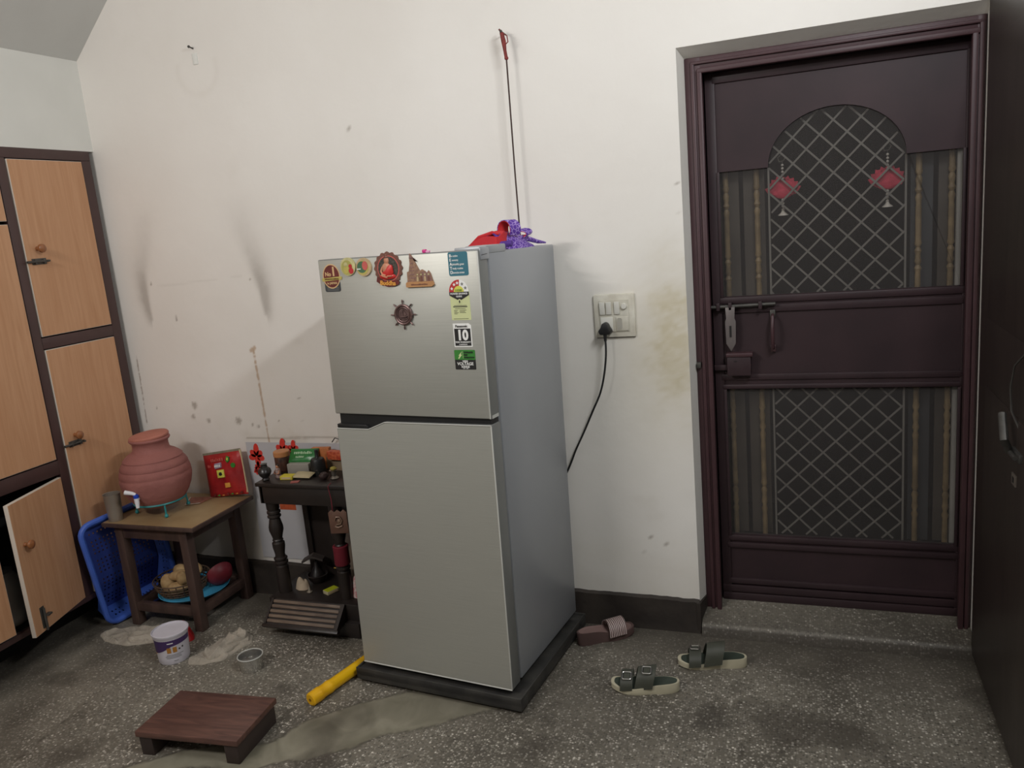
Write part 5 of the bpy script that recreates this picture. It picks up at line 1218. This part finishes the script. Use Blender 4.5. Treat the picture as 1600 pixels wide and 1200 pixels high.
mb = MB(); x, y = .995, -.100; mb.lathe([(.0, ZT), (.028, ZT), (.030, ZT+.004), (.029, ZT+.058), (.025, ZT+.066), (.010, ZT+.069), (.0075, ZT+.074), (.0075, ZT+.100), (.009, ZT+.102), (.0, ZT+.103)], x, y, mat('charred_black_tin', (34, 34, 34), .5, var=.2, scale=30), 28)
one('oil_burner', 'black cylindrical oil burner with narrow neck on the shrine top', 'burner', mb)
mb = MB(T(1.045, -.035, ZT) @ RZ(-.2)); mb.box(-.05, .05, -.012, .012, 0, .050, mat('brown_carton', (146, 126, 100), .6), .001); one('brown_carton', 'dull brown carton at the back of shrine top near refrigerator', 'box', mb)
M_RPK = mat('red_incense_card', (158, 44, 30), .5, col2=(206, 110, 70), scale=70)
mb = MB(T(1.065, -.055, ZT+.050) @ RZ(-.12)); mb.box(-.045, .045, -.015, .015, 0, .034, M_RPK, .001); one('red_carton', 'red patterned incense carton on top of the brown carton', 'box', mb)
mb = MB(T(.965, -.022, ZT) @ RZ(.1)); mb.box(-.040, .040, -.012, .012, 0, .088, mat('orange_card', (204, 120, 64), .5, var=.12, scale=50), .001); one('orange_carton', 'orange carton standing behind the green packet', 'box', mb)
mb = MB(); mb.lathe([(.0, ZT), (.014, ZT), (.018, ZT+.004), (.009, ZT+.012), (.012, ZT+.03), (.018, ZT+.036), (.0, ZT+.036)], 1.098, -.150, mat('tarnished_silver', (150, 142, 132), .35, .7, scale=60), 20); mb.ball((1.098, -.150, ZT+.042), .013, mat('dry_yellow_flower', (176, 160, 70), .8, var=.2, scale=90), (1, 1, .55), 12, .3, 5); one('silver_cup', 'small silver cup holding a dry yellow flower on shrine top', 'cup', mb)
mb = MB(); mb.ball((1.060, -.165, ZT+.016), .018, mat('dark_rudder', (62, 44, 42), .5, var=.2), (1.1, 1, .9), 14, .2, 2); mb.tube([(1.05, -.17, ZT+.02), (1.045, -.19, ZT+.045), (1.06, -.20, ZT+.05)], .0022, M_BOLT, 6); one('dark_lamp', 'small dark lamp with wire handle at right front of shrine top', 'lamp', mb)
mb = MB(); mb.prism([(.93, -.20), (.965, -.19), (.97, -.21), (.94, -.222)], 'z', ZT, ZT+.003, mat('pink_petal', (170, 96, 90), .7)); one('petal_scrap', 'tiny pinkish petal scrap on the front edge of shrine top', 'petal', mb)
mb = MB(); mb.tube([(1.0, .012, .715), (1.02, .006, .735), (1.04, .004, .73), (1.05, .006, .705), (1.10, .008, .70), (1.16, .010, .72), (1.25, .012, .735)], .0022, M_BLACK, 6); one('thin_wire', 'thin black wire looping along the wall above the shrine top', 'wire', mb); mb = MB(); mb.tube([(.60, .012, .50), (.66, .006, .535), (.72, .0, .555), (.776, -.01, .57)], .002, M_BLACK, 6); one('thin_wire', 'upper of two thin wires running to the left side of the shrine', 'wire', mb)
mb = MB(); mb.tube([(.615, .012, .44), (.68, .008, .49), (.74, .0, .505), (.776, -.012, .53)], .002, M_BLACK, 6); one('thin_wire', 'lower of two thin wires running to the left side of the shrine', 'wire', mb)
# inside the shrine
mb = MB(); X = T(1.06, -.055, .135) @ RX(-.15); mbx = MB(X)
mbx.box(-.055, .055, -.006, .004, 0, .225, mat('brown_picture_frame', (74, 54, 48), .45), .002); mbx.box(-.043, .043, -.0075, -.005, .012, .213, mat('dim_icon_print', (96, 84, 74), .5, col2=(64, 50, 44), scale=28)); mbx.prism([(-.025, .02), (.02, .02), (.012, .12), (-.002, .16), (-.016, .12)], 'y', -.0085, -.007, mat('icon_figure', (112, 98, 84), .5)); one('framed_icon', 'brown framed picture standing at the back inside the shrine', 'picture', mbx)
mb.bm.free()
mb = MB(); heap(mb, .875, -.150, .030, .026, .050, mat('cream_dry_cloth', (196, 178, 154), .85, var=.1), 44.0, .131); one('cream_cloth', 'small crumpled cream cloth beside left pillar of the shrine', 'cloth', mb)
mb = MB(); mb.lathe([(.0, .131), (.024, .131), (.036, .146), (.044, .166), (.040, .168), (.030, .152), (.0, .150)], .905, -.085, M_SHRINE, 26); mb.lathe([(.030, .16), (.020, .185), (.010, .200), (.006, .22), (.0, .221)], .905, -.085, mat('glossy_black_clay', (30, 30, 30)), 20); one('incense_burner', 'black bowl-shaped incense burner inside the shrine behind the cream cloth', 'burner', mb)
mb = MB(); mb.prism([(-.045, 0), (0, .022), (.045, .004), (.045, .012), (0, .032), (-.045, .009)], 'y', -.02, .02, mat('dusty_dark_paper', (66, 58, 54), .7), X=T(.895, -.085, .222) @ RZ(.3)); one('folded_paper', 'dusty dark folded sheet resting above the incense burner', 'paper', mb)
mb = MB(); mb.lathe([(.0, .131), (.0115, .131), (.012, .134), (.007, .138), (.004, .150), (.0015, .158), (.0, .159)], .925, -.180, mat('pale_silver', (176, 166, 152), .35, .5), 16); one('silver_cone', 'tiny pale metal cone ornament on the shrine floor', 'ornament', mb)
matchbox(1.018, -.165, .131, 1.15, mat('lime_label', (196, 206, 40), .45), mat('pale_match_side', (196, 186, 150), .5), 'lime yellow matchbox on the shrine floor by the right pillar', 'matchboxes on the shrine')
bl = thing('brass_lamp', (1.055, -.12, .131), 'small brass lamp with round base beside right pillar of shrine', 'lamp')
mb = MB(); mb.lathe([(.0, .131), (.020, .131), (.021, .135), (.012, .139), (.005, .150), (.004, .166), (.006, .172), (.003, .178), (.003, .205)], 1.055, -.12, M_BRASS, 20); mb.build('stem', bl)
mb = MB(); mb.lathe([(.003, .203), (.014, .208), (.019, .222), (.017, .223), (.010, .214), (.0, .212)], 1.055, -.12, M_BRASS, 20); mb.tube([(1.045, -.125, .220), (1.025, -.135, .224)], .003, M_BRASS, 6); mb.build('oil_cup', bl)
mb = MB(); heap(mb, 1.155, -.165, .028, .035, .11, mat('red_white_flowers', (190, 60, 80), .8, col2=(210, 196, 190), scale=75), 51.0, .131, nn=(22, 14)); one('flower_garland', 'bunch of red and white flowers at the right edge inside shrine', 'flowers', mb)
pq = thing('hanging_plaque', (1.150, -.238, .43), 'brown embossed plaque with scalloped top hanging from the front of shrine', 'plaque')
XP = T(1.150, -.2400, .425) @ RZ(math.radians(12))
mb = MB(XP); P = [(-.036, 0), (.036, 0), (.037, .085)]+[(.037-.0123*k+(0 if k % 2 else .0), .096 if k % 2 else .086) for k in range(1, 6)]+[(-.037, .085)]
mb.prism(P, 'y', -.003, .003, mat('brown_plaque_card', (112, 82, 68), .5, var=.1, scale=30), .0008); mb.build('plate', pq)
mb = MB(XP); mb.tube([(-.012, -.004, .055), (-.006, -.006, .068), (.008, -.006, .068), (.016, -.006, .054), (.010, -.006, .040), (-.004, -.006, .038), (-.014, -.005, .030), (.0, -.006, .026), (.016, -.005, .032)], .0032, mat('worn_tan_relief', (146, 120, 100), .4, .2), 8); mb.ball((.003, -.004, .050), .008, MATS['worn_tan_relief'], (1, .4, 1.1), 12); mb.build('relief', pq)
mb = MB(); mb.tube([(1.128, -.238, .512), (1.125, -.233, .56), (1.120, -.235, .612), (1.118, -.21, .617)], .0014, mat('crimson_thread', (150, 40, 60), .8), 5); mb.build('thread', pq)

bpy.context.view_layer.update()
